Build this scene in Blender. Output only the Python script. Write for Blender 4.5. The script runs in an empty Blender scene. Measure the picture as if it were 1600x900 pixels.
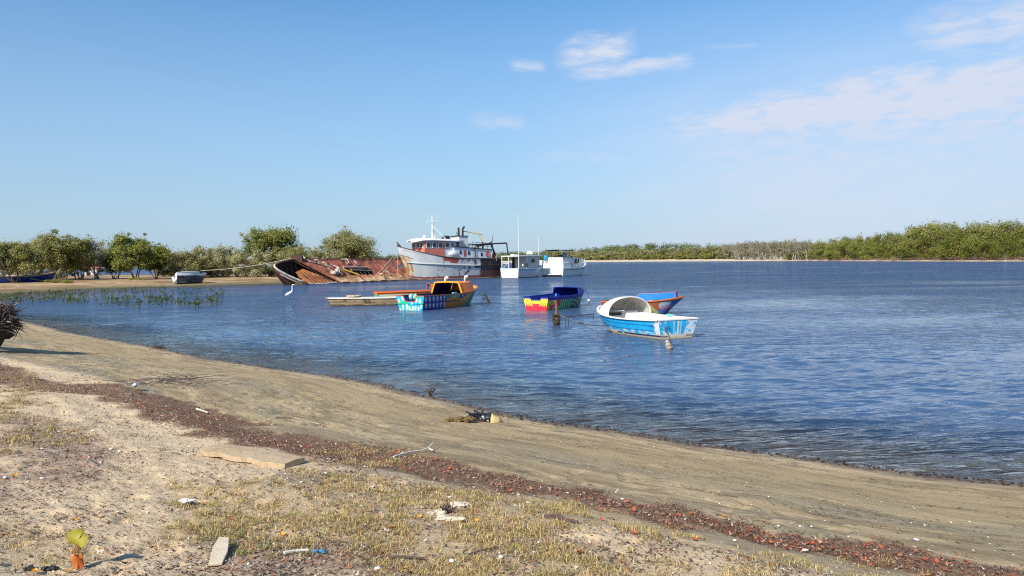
import bpy, math, random
import numpy as np
from mathutils import Vector, Matrix
random.seed(7); RNG = np.random.default_rng(11)
S = bpy.context.scene
COL = bpy.context.collection
rad = math.radians
# ------------------------------------------------------------------ camera, sky, sun
F_PX = 1155.0; CAM_H = 2.6; PITCH = math.atan(43.2/F_PX); ROLL = 0.0130
cd = bpy.data.cameras.new('camera'); cam = bpy.data.objects.new('camera', cd); COL.objects.link(cam)
fw = Vector((0, math.cos(PITCH), -math.sin(PITCH))); r0 = Vector((1,0,0)); u0 = Vector((0, math.sin(PITCH), math.cos(PITCH)))
up = math.cos(ROLL)*u0 + math.sin(ROLL)*r0; rt = math.cos(ROLL)*r0 - math.sin(ROLL)*u0
m3 = Matrix((rt, up, -fw)).transposed()
cam.matrix_world = Matrix.Translation((0,0,CAM_H)) @ m3.to_4x4()
cd.sensor_width = 36.0; cd.lens = 36.0*F_PX/1600.0; cd.clip_end = 9000; cd.clip_start = 0.05
S.camera = cam
SUN_EL = 38.0; SUN_AZ_FROM = (-0.56, -0.83)     # the sun stands behind and to the left of the photographer
w = bpy.data.worlds.new("World"); S.world = w; w.use_nodes = True
nt = w.node_tree; nt.nodes.clear()
def N(nt, t, **k):
    n = nt.nodes.new(t)
    for a, b in k.items(): setattr(n, a, b)
    return n
sky = N(nt, 'ShaderNodeTexSky', sky_type='NISHITA', sun_disc=False)
sky.sun_elevation = rad(SUN_EL); sky.sun_rotation = math.atan2(SUN_AZ_FROM[0], SUN_AZ_FROM[1])
sky.altitude = 0; sky.air_density = 1.0; sky.dust_density = 0.35; sky.ozone_density = 3.0
bg = N(nt, 'ShaderNodeBackground'); bg.inputs[1].default_value = 0.13
wo = N(nt, 'ShaderNodeOutputWorld')
tc = N(nt, 'ShaderNodeTexCoord')
# thin cirrus: noise over the sky direction, projected on a high flat layer
sep = N(nt, 'ShaderNodeSeparateXYZ'); nt.links.new(tc.outputs['Generated'], sep.inputs[0])
def M(nt, op, a, b=None, c=None, clamp=False):
    n = N(nt, 'ShaderNodeMath', operation=op); n.use_clamp = clamp
    for i, v in enumerate((a, b, c)):
        if v is None: continue
        if isinstance(v, (int, float)): n.inputs[i].default_value = v
        else: nt.links.new(v, n.inputs[i])
    return n.outputs[0]
def NOISE(nt, vec, scale, detail=4, rough=.5, dist=0):
    n = N(nt, 'ShaderNodeTexNoise'); n.inputs['Scale'].default_value = scale; n.inputs['Detail'].default_value = detail
    n.inputs['Roughness'].default_value = rough; n.inputs['Distortion'].default_value = dist
    if vec is not None: nt.links.new(vec, n.inputs['Vector'])
    return n
def MAPR(nt, v, a, b, c=0., d=1., interp='SMOOTHSTEP'):
    n = N(nt, 'ShaderNodeMapRange', interpolation_type=interp)
    nt.links.new(v, n.inputs[0])
    for i, x in enumerate((a, b, c, d)): n.inputs[i+1].default_value = x
    return n.outputs[0]
X, Y, Z = sep.outputs
zz = M(nt, 'MAXIMUM', Z, 0.015)
az = M(nt, 'ARCTAN2', X, Y)          # 0 = north (+Y), positive to the east
el = M(nt, 'ARCTANGENT', M(nt, 'DIVIDE', Z, M(nt, 'SQRT', M(nt, 'ADD', M(nt, 'MULTIPLY', X, X), M(nt, 'MULTIPLY', Y, Y)))))
cmb = N(nt, 'ShaderNodeCombineXYZ'); nt.links.new(M(nt, 'MULTIPLY', az, 1.0), cmb.inputs[0]); nt.links.new(M(nt, 'MULTIPLY', el, 3.6), cmb.inputs[1])
rotn = N(nt, 'ShaderNodeVectorRotate', rotation_type='Z_AXIS'); rotn.inputs['Angle'].default_value = rad(-42); nt.links.new(cmb.outputs[0], rotn.inputs[0])
mp = N(nt, 'ShaderNodeMapping'); mp.inputs['Scale'].default_value = (1.0, 2.2, 1); nt.links.new(rotn.outputs[0], mp.inputs[0])
nz1 = NOISE(nt, cmb.outputs[0], 7.0, 8, .62, .6); nz2 = NOISE(nt, cmb.outputs[0], 26.0, 6, .6, .4); nz3 = NOISE(nt, mp.outputs[0], 3.2, 6, .6, .3)
def band(a0, e0, a1, e1, wid, amp, soft=.5):
    # a bank of thin cloud lying along the arc from (azimuth a0, elevation e0) to (a1, e1), in radians
    dx, dy = a1-a0, e1-e0; L = math.hypot(dx, dy); ux, uy = dx/L, dy/L
    pa = M(nt, 'SUBTRACT', az, a0); pe = M(nt, 'SUBTRACT', el, e0)
    along = M(nt, 'ADD', M(nt, 'MULTIPLY', pa, ux), M(nt, 'MULTIPLY', pe, uy))
    acr = M(nt, 'ADD', M(nt, 'MULTIPLY', pa, -uy), M(nt, 'MULTIPLY', pe, ux))
    acr = M(nt, 'ADD', acr, M(nt, 'MULTIPLY', M(nt, 'SUBTRACT', nz1.outputs[0], .5), wid*(2.8 if wid < .04 else 1.7)))
    t = MAPR(nt, M(nt, 'ABSOLUTE', acr), 0., wid, 1., 0.)
    e = M(nt, 'MULTIPLY', MAPR(nt, along, -.25*L, .25*L, 0., 1.), MAPR(nt, along, .8*L, 1.2*L, 1., 0.))
    return M(nt, 'MULTIPLY', M(nt, 'MULTIPLY', t, e), amp)
def sky_dir(px, py):
    d = fw + (px-800)/F_PX*rt - (py-450)/F_PX*up
    return math.atan2(d.x, d.y), math.atan2(d.z, math.hypot(d.x, d.y))
bands = []
for (p0, p1, wid, amp) in [((1080,200),(1800,85),.052,1.5), ((1250,215),(1760,160),.055,.9), ((1050,250),(1760,210),.12,.75), ((1430,55),(1760,10),.045,.9), ((1430,14),(1620,-15),.02,.4),
                           ((880,88),(985,72),.026,1.05), ((900,112),(1075,100),.014,.9), ((800,102),(850,104),.012,.65),
                           ((740,190),(820,190),.014,.5), ((835,248),(1000,245),.018,.35), ((1010,250),(1650,175),.060,.40), ((1090,75),(1190,70),.008,.35)]:
    a0, e0 = sky_dir(*p0); a1, e1 = sky_dir(*p1)
    bands.append(band(a0, e0, a1, e1, wid, amp))
tot = bands[0]
for b in bands[1:]: tot = M(nt, 'MAXIMUM', tot, b)
tex = MAPR(nt, nz2.outputs[0], .32, .60, .50, 1.)
veil = M(nt, 'MULTIPLY', M(nt, 'MULTIPLY', MAPR(nt, az, -.05, .38, 0., .78), MAPR(nt, el, .08, .36, 1., 0.)), MAPR(nt, nz3.outputs[0], .35, .7, .6, 1.))
low = M(nt, 'MULTIPLY', MAPR(nt, el, -.02, .36, 1., 0., 'LINEAR'), .92)
tint = N(nt, 'ShaderNodeVectorMath', operation='MULTIPLY'); nt.links.new(sky.outputs[0], tint.inputs[0]); tint.inputs[1].default_value = (.54, .86, 1.0)
hz = N(nt, 'ShaderNodeMix', data_type='RGBA'); nt.links.new(low, hz.inputs[0]); nt.links.new(tint.outputs[0], hz.inputs[6]); hz.inputs[7].default_value = (2.72, 3.34, 4.3, 1)
fac = M(nt, 'MULTIPLY', M(nt, 'MAXIMUM', M(nt, 'MULTIPLY', M(nt, 'MULTIPLY', tot, tex), 1.0), veil), 1.0, clamp=True)
mx = N(nt, 'ShaderNodeMix', data_type='RGBA'); nt.links.new(fac, mx.inputs[0])
nt.links.new(hz.outputs[2], mx.inputs[6]); mx.inputs[7].default_value = (4.05, 4.45, 5.35, 1)
nt.links.new(mx.outputs[2], bg.inputs[0]); nt.links.new(bg.outputs[0], wo.inputs[0])
sd = bpy.data.lights.new('sun', 'SUN'); sd.energy = 5.0; sd.angle = rad(.55); sd.color = (1.0, .94, .84)
sun = bpy.data.objects.new('sun', sd); COL.objects.link(sun)
hl = math.hypot(*SUN_AZ_FROM); sdir = Vector((SUN_AZ_FROM[0]/hl*math.cos(rad(SUN_EL)), SUN_AZ_FROM[1]/hl*math.cos(rad(SUN_EL)), math.sin(rad(SUN_EL))))
sun.rotation_euler = sdir.to_track_quat('Z', 'Y').to_euler(); sun.location = (-20, -20, 30)
S.view_settings.view_transform = 'Standard'; S.view_settings.look = 'None'; S.view_settings.exposure = 0.35; S.view_settings.gamma = 1.0
S.view_settings.use_curve_mapping = False
S.cycles.use_denoising = False; S.cycles.sample_clamp_direct = 6.0; S.cycles.sample_clamp_indirect = 3.0; S.cycles.pixel_filter_type = 'BLACKMAN_HARRIS'; S.cycles.filter_width = 1.15
S.cycles.max_bounces = 8; S.cycles.transparent_max_bounces = 12; S.cycles.caustics_reflective = False; S.cycles.caustics_refractive = False
# ------------------------------------------------------------------ helpers: photograph pixel -> place in the world
def ray(px, py):
    px, py = float(px), float(py)
    d = fw + (px-800)/F_PX*rt - (py-450)/F_PX*up
    return d
def pt(px, py, z=0.):            # on the horizontal plane at height z
    d = ray(px, py); t = (z-CAM_H)/d.z
    return np.array((d.x*t, d.y*t, z))
def ptd(px, py, dep):            # at world distance y = dep
    d = ray(px, py); t = dep/d.y
    return np.array((d.x*t, dep, CAM_H+d.z*t))
# noise on arrays
_T = [np.random.default_rng(100+i).random((256,256)) for i in range(8)]
def vnoise(x, y, k=0):
    T = _T[k % 8]; xi = np.floor(x).astype(np.int64); yi = np.floor(y).astype(np.int64); fx = x-xi; fy = y-yi
    fx = fx*fx*(3-2*fx); fy = fy*fy*(3-2*fy)
    a = T[xi & 255, yi & 255]; b = T[(xi+1) & 255, yi & 255]; c = T[xi & 255, (yi+1) & 255]; d = T[(xi+1) & 255, (yi+1) & 255]
    return (a*(1-fx)+b*fx)*(1-fy) + (c*(1-fx)+d*fx)*fy
def fbm(x, y, octv=4, k=0, g=.5):
    s = 0; a = 1; n = 0
    for i in range(octv):
        s = s + a*vnoise(x*2**i+17.3*i, y*2**i-9.1*i, k+i); n += a; a *= g
    return s/n
def sstep(x, a, b):
    t = np.clip((x-a)/(b-a), 0, 1); return t*t*(3-2*t)
def sdist(x, y, poly):           # signed distance, positive inside
    P = np.asarray(poly, float)[:, :2]; Q = np.roll(P, -1, axis=0)
    best = np.full(x.shape, 1e18); ins = np.zeros(x.shape, bool)
    for (ax, ay), (bx, by) in zip(P, Q):
        ex, ey = bx-ax, by-ay; wx, wy = x-ax, y-ay
        t = np.clip((wx*ex+wy*ey)/(ex*ex+ey*ey+1e-12), 0, 1)
        d = (wx-ex*t)**2+(wy-ey*t)**2; best = np.minimum(best, d)
        c = ((ay <= y) & (by > y)) | ((by <= y) & (ay > y))
        with np.errstate(divide='ignore', invalid='ignore'):
            xc = ax+(y-ay)/(by-ay if by != ay else 1e-12)*ex
        ins ^= c & (x < xc)
    return np.where(ins, 1, -1)*np.sqrt(best)
# ------------------------------------------------------------------ mesh builder
class MB:
    def __init__(s): s.v = []; s.f = []; s.c = []; s.n = 0; s.mi = []
    def add(s, V, Fc, col=None, mi=0):
        V = np.asarray(V, float); o = s.n
        s.v.append(V); s.n += len(V)
        s.f += [tuple(i+o for i in f) for f in Fc]; s.mi += [mi]*len(Fc)
        c = np.ones((len(V), 3))*(np.asarray(col) if col is not None else 1.0)
        s.c.append(c); return s
    def box(s, c, size, rz=0, rx=0, ry=0, col=None, taper=1.0, bev=0.0, mi=0):
        x, y, z = [k/2 for k in size]; tx, ty = x*taper, y*taper
        V = [(-x,-y,-z),(x,-y,-z),(x,y,-z),(-x,y,-z),(-tx,-ty,z),(tx,-ty,z),(tx,ty,z),(-tx,ty,z)]
        R = (Matrix.Rotation(rz,3,'Z') @ Matrix.Rotation(ry,3,'Y') @ Matrix.Rotation(rx,3,'X'))
        V = [tuple(R @ Vector(v) + Vector(c)) for v in V]
        return s.add(V, [(3,2,1,0),(4,5,6,7),(0,1,5,4),(1,2,6,5),(2,3,7,6),(3,0,4,7)], col, mi)
    def tube(s, pts, r, n=6, col=None, cap=True, sy=1.0, mi=0):
        pts = [Vector([float(k) for k in p]) for p in pts]; m = len(pts); rr = r if hasattr(r, '__len__') else [r]*m
        V = []; prev = None
        for i, p in enumerate(pts):
            t = (pts[min(i+1, m-1)]-pts[max(i-1, 0)]).normalized()
            if prev is None:
                a = t.cross(Vector((0,0,1)));  a = a if a.length > 1e-3 else t.cross(Vector((1,0,0)))
            else: a = prev - t*prev.dot(t)
            a.normalize(); b = t.cross(a); prev = a
            for k in range(n):
                an = 2*math.pi*(k+.5)/n
                V.append(tuple(p + a*math.cos(an)*rr[i]*sy + b*math.sin(an)*rr[i]))
        Fc = [(i*n+k, i*n+(k+1) % n, (i+1)*n+(k+1) % n, (i+1)*n+k) for i in range(m-1) for k in range(n)]
        if cap: Fc += [tuple(range(n-1, -1, -1)), tuple((m-1)*n+k for k in range(n))]
        return s.add(V, Fc, col, mi)
    def grid(s, A, col=None, closeu=False, mi=0, keep=None):
        A = np.asarray(A, float); a, b = A.shape[:2]
        Fc = [(i*b+j, i*b+(j+1) % b, ((i+1) % a)*b+(j+1) % b, ((i+1) % a)*b+j) for i in range(a if closeu else a-1) for j in range(b-1) if keep is None or keep[i, j]]
        o = s.n; s.add(A.reshape(-1, 3), Fc, None, mi)
        if col is not None: s.c[-1] = np.asarray(col, float).reshape(-1, 3)
        return s
    def lathe(s, prof, c=(0,0,0), n=16, col=None, sx=1, sy=1):
        V = [(c[0]+r*math.cos(2*math.pi*k/n)*sx, c[1]+r*math.sin(2*math.pi*k/n)*sy, c[2]+z) for r, z in prof for k in range(n)]
        m = len(prof)
        return s.add(V, [(i*n+k, i*n+(k+1) % n, (i+1)*n+(k+1) % n, (i+1)*n+k) for i in range(m-1) for k in range(n)] + [tuple(range(n-1,-1,-1)), tuple((m-1)*n+k for k in range(n))], col)
    def blob(s, c, r, n=10, m=7, jit=.15, col=None, seed=0, flat=1.):
        q = random.Random(seed); prof = []; V = []
        for i in range(m+1):
            th = math.pi*i/m
            for k in range(n):
                ph = 2*math.pi*k/n; j = 1+q.uniform(-jit, jit)
                if i in (0, m): j = 1
                V.append((c[0]+r[0]*math.sin(th)*math.cos(ph)*j, c[1]+r[1]*math.sin(th)*math.sin(ph)*j, c[2]+r[2]*math.cos(th)*j*flat))
        return s.add(V, [(i*n+k, (i+1)*n+k, (i+1)*n+(k+1) % n, i*n+(k+1) % n) for i in range(m) for k in range(n)], col)
    def build(s, name, mat, parent=None, smooth=False, bevel=0, loc=None):
        me = bpy.data.meshes.new(name); V = np.vstack(s.v)
        me.from_pydata(V.tolist(), [], s.f)
        ca = me.color_attributes.new('Col', 'FLOAT_COLOR', 'POINT')
        cc = np.ones((len(V), 4)); cc[:, :3] = np.vstack(s.c); ca.data.foreach_set('color', cc.ravel())
        mats = mat if isinstance(mat, (list, tuple)) else [mat]
        for q in mats: me.materials.append(q)
        if any(s.mi): me.polygons.foreach_set('material_index', s.mi)
        if smooth: me.shade_smooth()
        o = bpy.data.objects.new(name, me); COL.objects.link(o)
        if parent is not None: o.parent = parent
        if loc is not None: o.location = loc
        if bevel:
            b = o.modifiers.new('bevel', 'BEVEL'); b.width = bevel; b.segments = 2; b.limit_method = 'ANGLE'
        return o
def fastmesh(name, V, quads, mat, cols=None, smooth=False, attrs=None, parent=None, tri=False):
    k = 3 if tri else 4
    me = bpy.data.meshes.new(name); V = np.asarray(V, np.float32); quads = np.asarray(quads, np.int32)
    me.vertices.add(len(V)); me.vertices.foreach_set('co', V.ravel())
    me.loops.add(quads.size); me.loops.foreach_set('vertex_index', quads.ravel())
    me.polygons.add(len(quads)); me.polygons.foreach_set('loop_start', np.arange(0, quads.size, k, dtype=np.int32))
    if cols is not None:
        ca = me.color_attributes.new('Col', 'FLOAT_COLOR', 'POINT'); cc = np.ones((len(V), 4), np.float32); cc[:, :3] = cols; ca.data.foreach_set('color', cc.ravel())
    for a, d in (attrs or {}).items():
        at = me.attributes.new(a, 'FLOAT', 'POINT'); at.data.foreach_set('value', np.asarray(d, np.float32).ravel())
    me.update(calc_edges=True)
    if smooth: me.shade_smooth()
    me.materials.append(mat)
    o = bpy.data.objects.new(name, me); COL.objects.link(o)
    if parent is not None: o.parent = parent
    return o
def thing(name, label, cat, loc=(0,0,0), rz=0, group=None):
    o = bpy.data.objects.new(name, None); COL.objects.link(o); o.location = loc; o.rotation_euler = (0,0,rz); o.empty_display_size = .2
    return tag(o, label, cat, group)
def tag(o, label, cat, group=None, kind=None):
    o['label'] = label; o['category'] = cat
    if group: o['group'] = group
    if kind: o['kind'] = kind
    return o
def copy_tree(o, parent=None):
    c = o.copy(); COL.objects.link(c); c.parent = parent
    for ch in list(o.children): copy_tree(ch, c)
    return c
# ------------------------------------------------------------------ materials
_M = {}
def mat(name, col=None, rough=.6, var=.12, scale=6., bump=.0, bscale=30., attr=False, metal=0., dirt=None, dscale=3., dlo=.55, dhi=.7, spec=.4, trans=0.):
    if name in _M: return _M[name]
    m = bpy.data.materials.new(name); m.use_nodes = True; t = m.node_tree; p = t.nodes['Principled BSDF']; _M[name] = m
    tc = N(t, 'ShaderNodeTexCoord'); P = tc.outputs['Object']
    if attr:
        a = N(t, 'ShaderNodeAttribute', attribute_name='Col'); base = a.outputs['Color']
    else:
        a = N(t, 'ShaderNodeRGB'); a.outputs[0].default_value = (*col, 1); base = a.outputs[0]
    nz = NOISE(t, P, scale, 5, .6)
    f = MAPR(t, nz.outputs[0], .3, .7, 1-var, 1+var, 'LINEAR')
    mul = N(t, 'ShaderNodeVectorMath', operation='SCALE'); t.links.new(base, mul.inputs[0]); t.links.new(f, mul.inputs['Scale'])
    out = mul.outputs[0]
    if dirt is not None:
        n2 = NOISE(t, P, dscale, 7, .68, .4); fd = MAPR(t, n2.outputs[0], dlo, dhi, 0., 1.)
        mxx = N(t, 'ShaderNodeMix', data_type='RGBA'); t.links.new(fd, mxx.inputs[0]); t.links.new(out, mxx.inputs[6]); mxx.inputs[7].default_value = (*dirt, 1)
        out = mxx.outputs[2]
    t.links.new(out, p.inputs['Base Color']); p.inputs['Roughness'].default_value = rough; p.inputs['Metallic'].default_value = metal
    p.inputs['Specular IOR Level'].default_value = spec
    if bump:
        n3 = NOISE(t, P, bscale, 4, .6); b = N(t, 'ShaderNodeBump'); b.inputs['Strength'].default_value = bump; b.inputs['Distance'].default_value = .02
        t.links.new(n3.outputs[0], b.inputs['Height']); t.links.new(b.outputs[0], p.inputs['Normal'])
    if trans:
        tr = N(t, 'ShaderNodeBsdfTranslucent'); t.links.new(out, tr.inputs[0]); ms = N(t, 'ShaderNodeMixShader'); ms.inputs[0].default_value = trans
        t.links.new(p.outputs[0], ms.inputs[1]); t.links.new(tr.outputs[0], ms.inputs[2]); t.links.new(ms.outputs[0], t.nodes['Material Output'].inputs[0])
    return m
m_leaf = mat('foliage', attr=True, rough=.6, var=.22, scale=.9, trans=.40, spec=.2)
m_bark = mat('bark', attr=True, rough=.9, var=.25, scale=4)
m_paint = mat('boat_paint', attr=True, rough=.42, var=.08, scale=5, bump=.15, bscale=14)
m_worn = mat('worn_boat_paint', attr=True, rough=.6, var=.14, scale=4, dirt=(.42,.38,.31), dscale=5, dlo=.60, dhi=.72, bump=.25, bscale=20)
m_ship = mat('ship_plating', attr=True, rough=.6, var=.10, scale=.9, bump=.9, bscale=1.1, dirt=(.20,.16,.13), dscale=2.2, dlo=.66, dhi=.74)
m_rust = mat('rust', attr=True, rough=.9, var=.35, scale=1.1, bump=.8, bscale=5, dirt=(.13,.045,.022), dscale=1.0, dlo=.52, dhi=.70)
m_bits = mat('litter_bits', attr=True, rough=.85, var=.1, scale=3, spec=.2, trans=.1)
m_grass = mat('dry_grass', attr=True, rough=.8, var=.1, scale=3, spec=.2, trans=.25)
m_white = mat('white_paint', (.72,.72,.70), rough=.4, var=.06, scale=2)
m_black = mat('black_paint', (.018,.018,.02), rough=.5, var=.2, scale=3)
m_glass = mat('dark_window_glass', (.015,.018,.022), rough=.08, var=.05, spec=.6)
m_rope = mat('rope', (.50,.46,.36), rough=.9, var=.15, scale=10)
m_wood = mat('weathered_wood', (.36,.27,.17), rough=.85, var=.25, scale=5, bump=.4, bscale=30, dirt=(.12,.08,.05), dscale=4, dlo=.58, dhi=.75)
# ------------------------------------------------------------------ ground
shore_px = [(1600,757),(1450,744),(1350,729),(1200,709),(1100,696),(975,675),(880,663),(800,649),(725,632),(650,615),(587,599),(500,585),(400,571),(325,560),(250,544),(175,531),(112,520),(70,509),(30,500)]
near_shore = [pt(*p)[:2] for p in shore_px]
a0, a1 = near_shore[0], near_shore[1]
NEAR = [(60,-14),(24,-1.5),(12,4.6)] + [tuple(p) for p in near_shore] + [(-44,47),(-80,60),(-160,92),(-400,120),(-400,-400),(400,-400),(400,-60)]
spit_front = [pt(*p)[:2] for p in [(-100,466),(0,459),(60,455),(130,451),(200,449),(260,447.5),(330,445.5),(400,443.5),(450,442),(520,440),(600,436.5)]]
SPIT = [(-400,150),(-120,84)] + [tuple(p) for p in spit_front] + [(-8,118),(-6,150),(-30,185),(-60,175),(-78,172),(-100,182),(-118,196),(-150,205),(-260,250),(-420,330)]
far_l = [(2600,130),(2200,175),(1900,210),(1700,240),(1600,252),(1500,285),(1400,330),(1300,400),(1240,460),(1150,520),(1050,600),(950,680),(850,780),(700,880),(500,980),(300,950),(170,900),(-100,760),(-600,650),(-1500,560)]
far_shore = [((p-800)/F_PX*d, d) for p, d in far_l]
FAR = far_shore + [(-6500,900),(-6500,6500),(6500,6500),(6500,80),(800,60)]
def prof_near(s):
    s2 = s
    z = np.where(s2 < 0, np.maximum(.11*s2-.004*s2*s2*0, -1.6), 0)
    p = np.interp(s2, [0, 1, 5, 6.2, 9.5, 30, 200], [0, .10, .62, .80, 1.02, 1.25, 1.6])
    return np.where(s2 < 0, z, p)
def hill(x, y, s):
    u = x/np.maximum(y, 50)*F_PX+800           # bearing only used to lay the hill out
    H = np.interp(u, [-400, 200, 700, 880, 960, 1080, 1200, 1300, 1500, 1800], [3, 3, 6, 9, 15, 13, 12, 9, 6, 6])
    return H*sstep(s, 60, 420)*(.8+.4*fbm(x/120, y/120, 3, 2))
def height(x, y, fine=True):
    x = np.asarray(x, float); y = np.asarray(y, float)
    s1 = sdist(x, y, NEAR); s2 = sdist(x, y, SPIT); s3 = sdist(x, y, FAR)
    z1 = prof_near(s1)
    z2 = np.where(s2 < 0, np.maximum(.03*s2, -1.6), np.minimum(.045*s2, .55) + .25*(fbm(x/14, y/14, 3, 1)-.5)*sstep(s2, 1, 12))
    u = x/np.maximum(y, 50)*F_PX+800
    z3 = np.where(s3 < 0, np.maximum(.06*s3, -1.6), np.minimum(.09*s3, np.interp(u, [850, 1100, 1250], [2.2, 1.8, .8])) + hill(x, y, s3))
    z = np.maximum(np.maximum(z1, z2), z3)
    if fine:
        nr = (s1 > -3) & (np.hypot(x, y) < 60)
        lump = .12*(fbm(x/1.6, y/1.6, 3, 3)-.5)*sstep(s1, 4.5, 7) + .055*(fbm(x/.35, y/.35, 4, 4)-.5)*sstep(s1, 5.0, 6.5) + .02*(fbm(x/.09, y/.09, 3, 5)-.5)*sstep(s1, 5.0, 6.5)
        lump = lump + .035*(fbm((x*.75+y*.66)/.5, (x*.66-y*.75)/2.6+5, 3, 6)-.5)*sstep(s1, .5, 2.)
        lump = lump - .022*sstep(fbm(x/.16+40, y/.22, 2, 1), .60, .72)*sstep(fbm(x/1.8, y/1.8, 2, 5), .42, .58)*sstep(s1, 1.2, 2.2)
        # low bank of washed-up litter
        lump = lump + .05*np.exp(-((s1-wrack_s(x, y))/.35)**2)
        z = z + np.where(nr, lump, 0)
    return z, s1, s2, s3
def wrack_s(x, y): return 5.3 + .5*(fbm(x/3, y/3, 2, 7)-.5)
def on_ground(px, py):
    z = .6
    for _ in range(14):
        p = pt(px, py, z); zn = float(height(np.array([p[0]]), np.array([p[1]]), False)[0][0])
        z = z*.4+zn*.6
    p = pt(px, py, z); zz = float(height(np.array([p[0]]), np.array([p[1]]))[0][0])
    return np.array((p[0], p[1], zz))
def poly_ground(L): return [tuple(on_ground(*p)[:2]) for p in L]
WR = poly_ground([(-80,568),(0,566),(75,598),(130,600),(215,610),(280,622),(340,640),(400,665),(500,686),(587,700),(675,717),(775,737),(850,757),(925,770),(1025,790),(1125,810),(1200,820),(1325,845),(1450,867),(1600,893),(1750,915),
                  (1750,960),(1600,925),(1450,903),(1325,875),(1200,847),(1050,820),(925,790),(800,774),(700,757),(600,742),(500,722),(400,708),(300,680),(225,652),(125,618),(60,612),(0,600),(-80,600)])
LIT = [poly_ground(p) for p in ([(0,655),(60,648),(130,655),(180,690),(175,735),(110,760),(40,750),(0,745)], [(330,850),(420,825),(520,832),(600,850),(640,890),(560,930),(330,930)], [(560,720),(640,725),(600,760),(480,770),(440,750)], [(-60,700),(20,760),(-40,800)])]
GR = [poly_ground(p) for p in ([(225,800),(320,752),(470,742),(560,748),(640,770),(760,775),(860,800),(900,850),(830,925),(650,940),(420,835),(300,840),(240,850)],
      [(500,705),(560,700),(620,712),(600,742),(520,738)], [(0,580),(45,582),(78,604),(70,625),(20,640),(0,640)], [(0,640),(60,650),(120,665),(110,690),(30,700),(0,690)],
      [(800,775),(900,790),(950,815),(900,830),(820,805)], [(1000,835),(1060,850),(1050,880),(1000,870)], [(1350,880),(1500,905),(1500,930),(1350,930)], [(1180,880),(1240,890),(1230,930),(1160,930)],
      [(0,820),(60,830),(100,850),(60,870),(0,880)], [(850,835),(1000,870),(980,930),(800,930)])]
def mask(x, y, polys, soft=.18, nz=.5, sc=.35):
    m = np.full(x.shape, -9.)
    for p in polys: m = np.maximum(m, sdist(x, y, p))
    return sstep(m + nz*(fbm(x/sc, y/sc, 3, 2)-.5), -soft, soft)
def polar(r_list, ang, naz):
    a = np.linspace(-ang, ang, naz); R, A = np.meshgrid(r_list, a, indexing='ij')
    return R*np.sin(A), R*np.cos(A)
def grid_quads(n, m):
    i, j = np.meshgrid(np.arange(n-1), np.arange(m-1), indexing='ij'); a = (i*m+j).ravel()
    return np.stack([a, a+m, a+m+1, a+1], 1)
rl = np.concatenate([[.01, 1.0], np.geomspace(2.2, 24, 560), np.geomspace(24.3, 200, 170), np.geomspace(205, 6400, 130)])
gx, gy = polar(rl, rad(84), 900)
gz, s1, s2, s3 = height(gx, gy)
near = (np.hypot(gx, gy) < 45)
wm = np.zeros_like(gx); lm = np.zeros_like(gx); gm = np.zeros_like(gx)
i = near & (s1 > 3.5)
wm[i] = mask(gx[i], gy[i], [WR], .10, .7); lm[i] = mask(gx[i], gy[i], LIT, .25, .8); gm[i] = mask(gx[i], gy[i], GR, .25, .7)
along = gx*.755-gy*.655
land = np.where(s1 > np.maximum(s2, s3), 0., np.where(s2 > s3, 1., 2.))
# ground material
g = bpy.data.materials.new('sand_ground'); g.use_nodes = True; t = g.node_tree; p = t.nodes['Principled BSDF']
A = lambda n: N(t, 'ShaderNodeAttribute', attribute_name=n).outputs['Fac']
def RGBm(f, a, b):
    n = N(t, 'ShaderNodeMix', data_type='RGBA'); t.links.new(f, n.inputs[0])
    for k, v in ((6, a), (7, b)):
        if isinstance(v, tuple): n.inputs[k].default_value = (*v, 1)
        else: t.links.new(v, n.inputs[k])
    return n.outputs[2]
tcg = N(t, 'ShaderNodeTexCoord').outputs['Object']; sd_, al_, wr_, li_, gr_, ld_, zz_ = A('shore'), A('along'), A('wrack'), A('litter'), A('grassy'), A('land'), A('far')
cv = N(t, 'ShaderNodeCombineXYZ'); t.links.new(M(t, 'MULTIPLY', al_, .38), cv.inputs[0]); t.links.new(M(t, 'MULTIPLY', sd_, 1.5), cv.inputs[1])
st1 = NOISE(t, cv.outputs[0], 1.6, 7, .62, .8).outputs[0]; st2 = NOISE(t, cv.outputs[0], 7.0, 6, .65, 1.2).outputs[0]; st3 = NOISE(t, cv.outputs[0], .9, 3, .5, .3).outputs[0]
gn = NOISE(t, tcg, 55, 6, .7).outputs[0]; gn2 = NOISE(t, tcg, 2.2, 6, .65).outputs[0]; gn3 = NOISE(t, tcg, 12, 5, .7).outputs[0]; grit = NOISE(t, tcg, 240, 3, .7).outputs[0]
upper = RGBm(MAPR(t, gn3, .35, .65), (.60,.44,.27), (.82,.63,.40))
upper = RGBm(MAPR(t, gn, .56, .72), upper, (.22,.14,.09))
mid = RGBm(MAPR(t, st1, .38, .60), (.33,.235,.125), (.56,.415,.235))
mid = RGBm(M(t, 'MULTIPLY', M(t, 'MULTIPLY', MAPR(t, st2, .50, .62), MAPR(t, gn2, .38, .58, .3, 1.)), .85), mid, (.115,.10,.08))
mid = RGBm(M(t, 'MULTIPLY', MAPR(t, st3, .45, .62), MAPR(t, sd_, 1.5, 3.0)), mid, RGBm(MAPR(t, st2, .4, .6), (.20,.165,.115), (.44,.345,.21)))
gold = M(t, 'MULTIPLY', MAPR(t, sd_, .5, 1.4), MAPR(t, sd_, 2.0, 3.0, 1., 0.))
mid = RGBm(M(t, 'MULTIPLY', gold, MAPR(t, st1, .4, .6, .2, .7)), mid, (.41,.30,.155))
mid = RGBm(MAPR(t, gn, .60, .74), mid, (.11,.085,.06))
wet = RGBm(MAPR(t, gn3, .4, .6), (.12,.075,.042), (.20,.13,.07))
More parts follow.
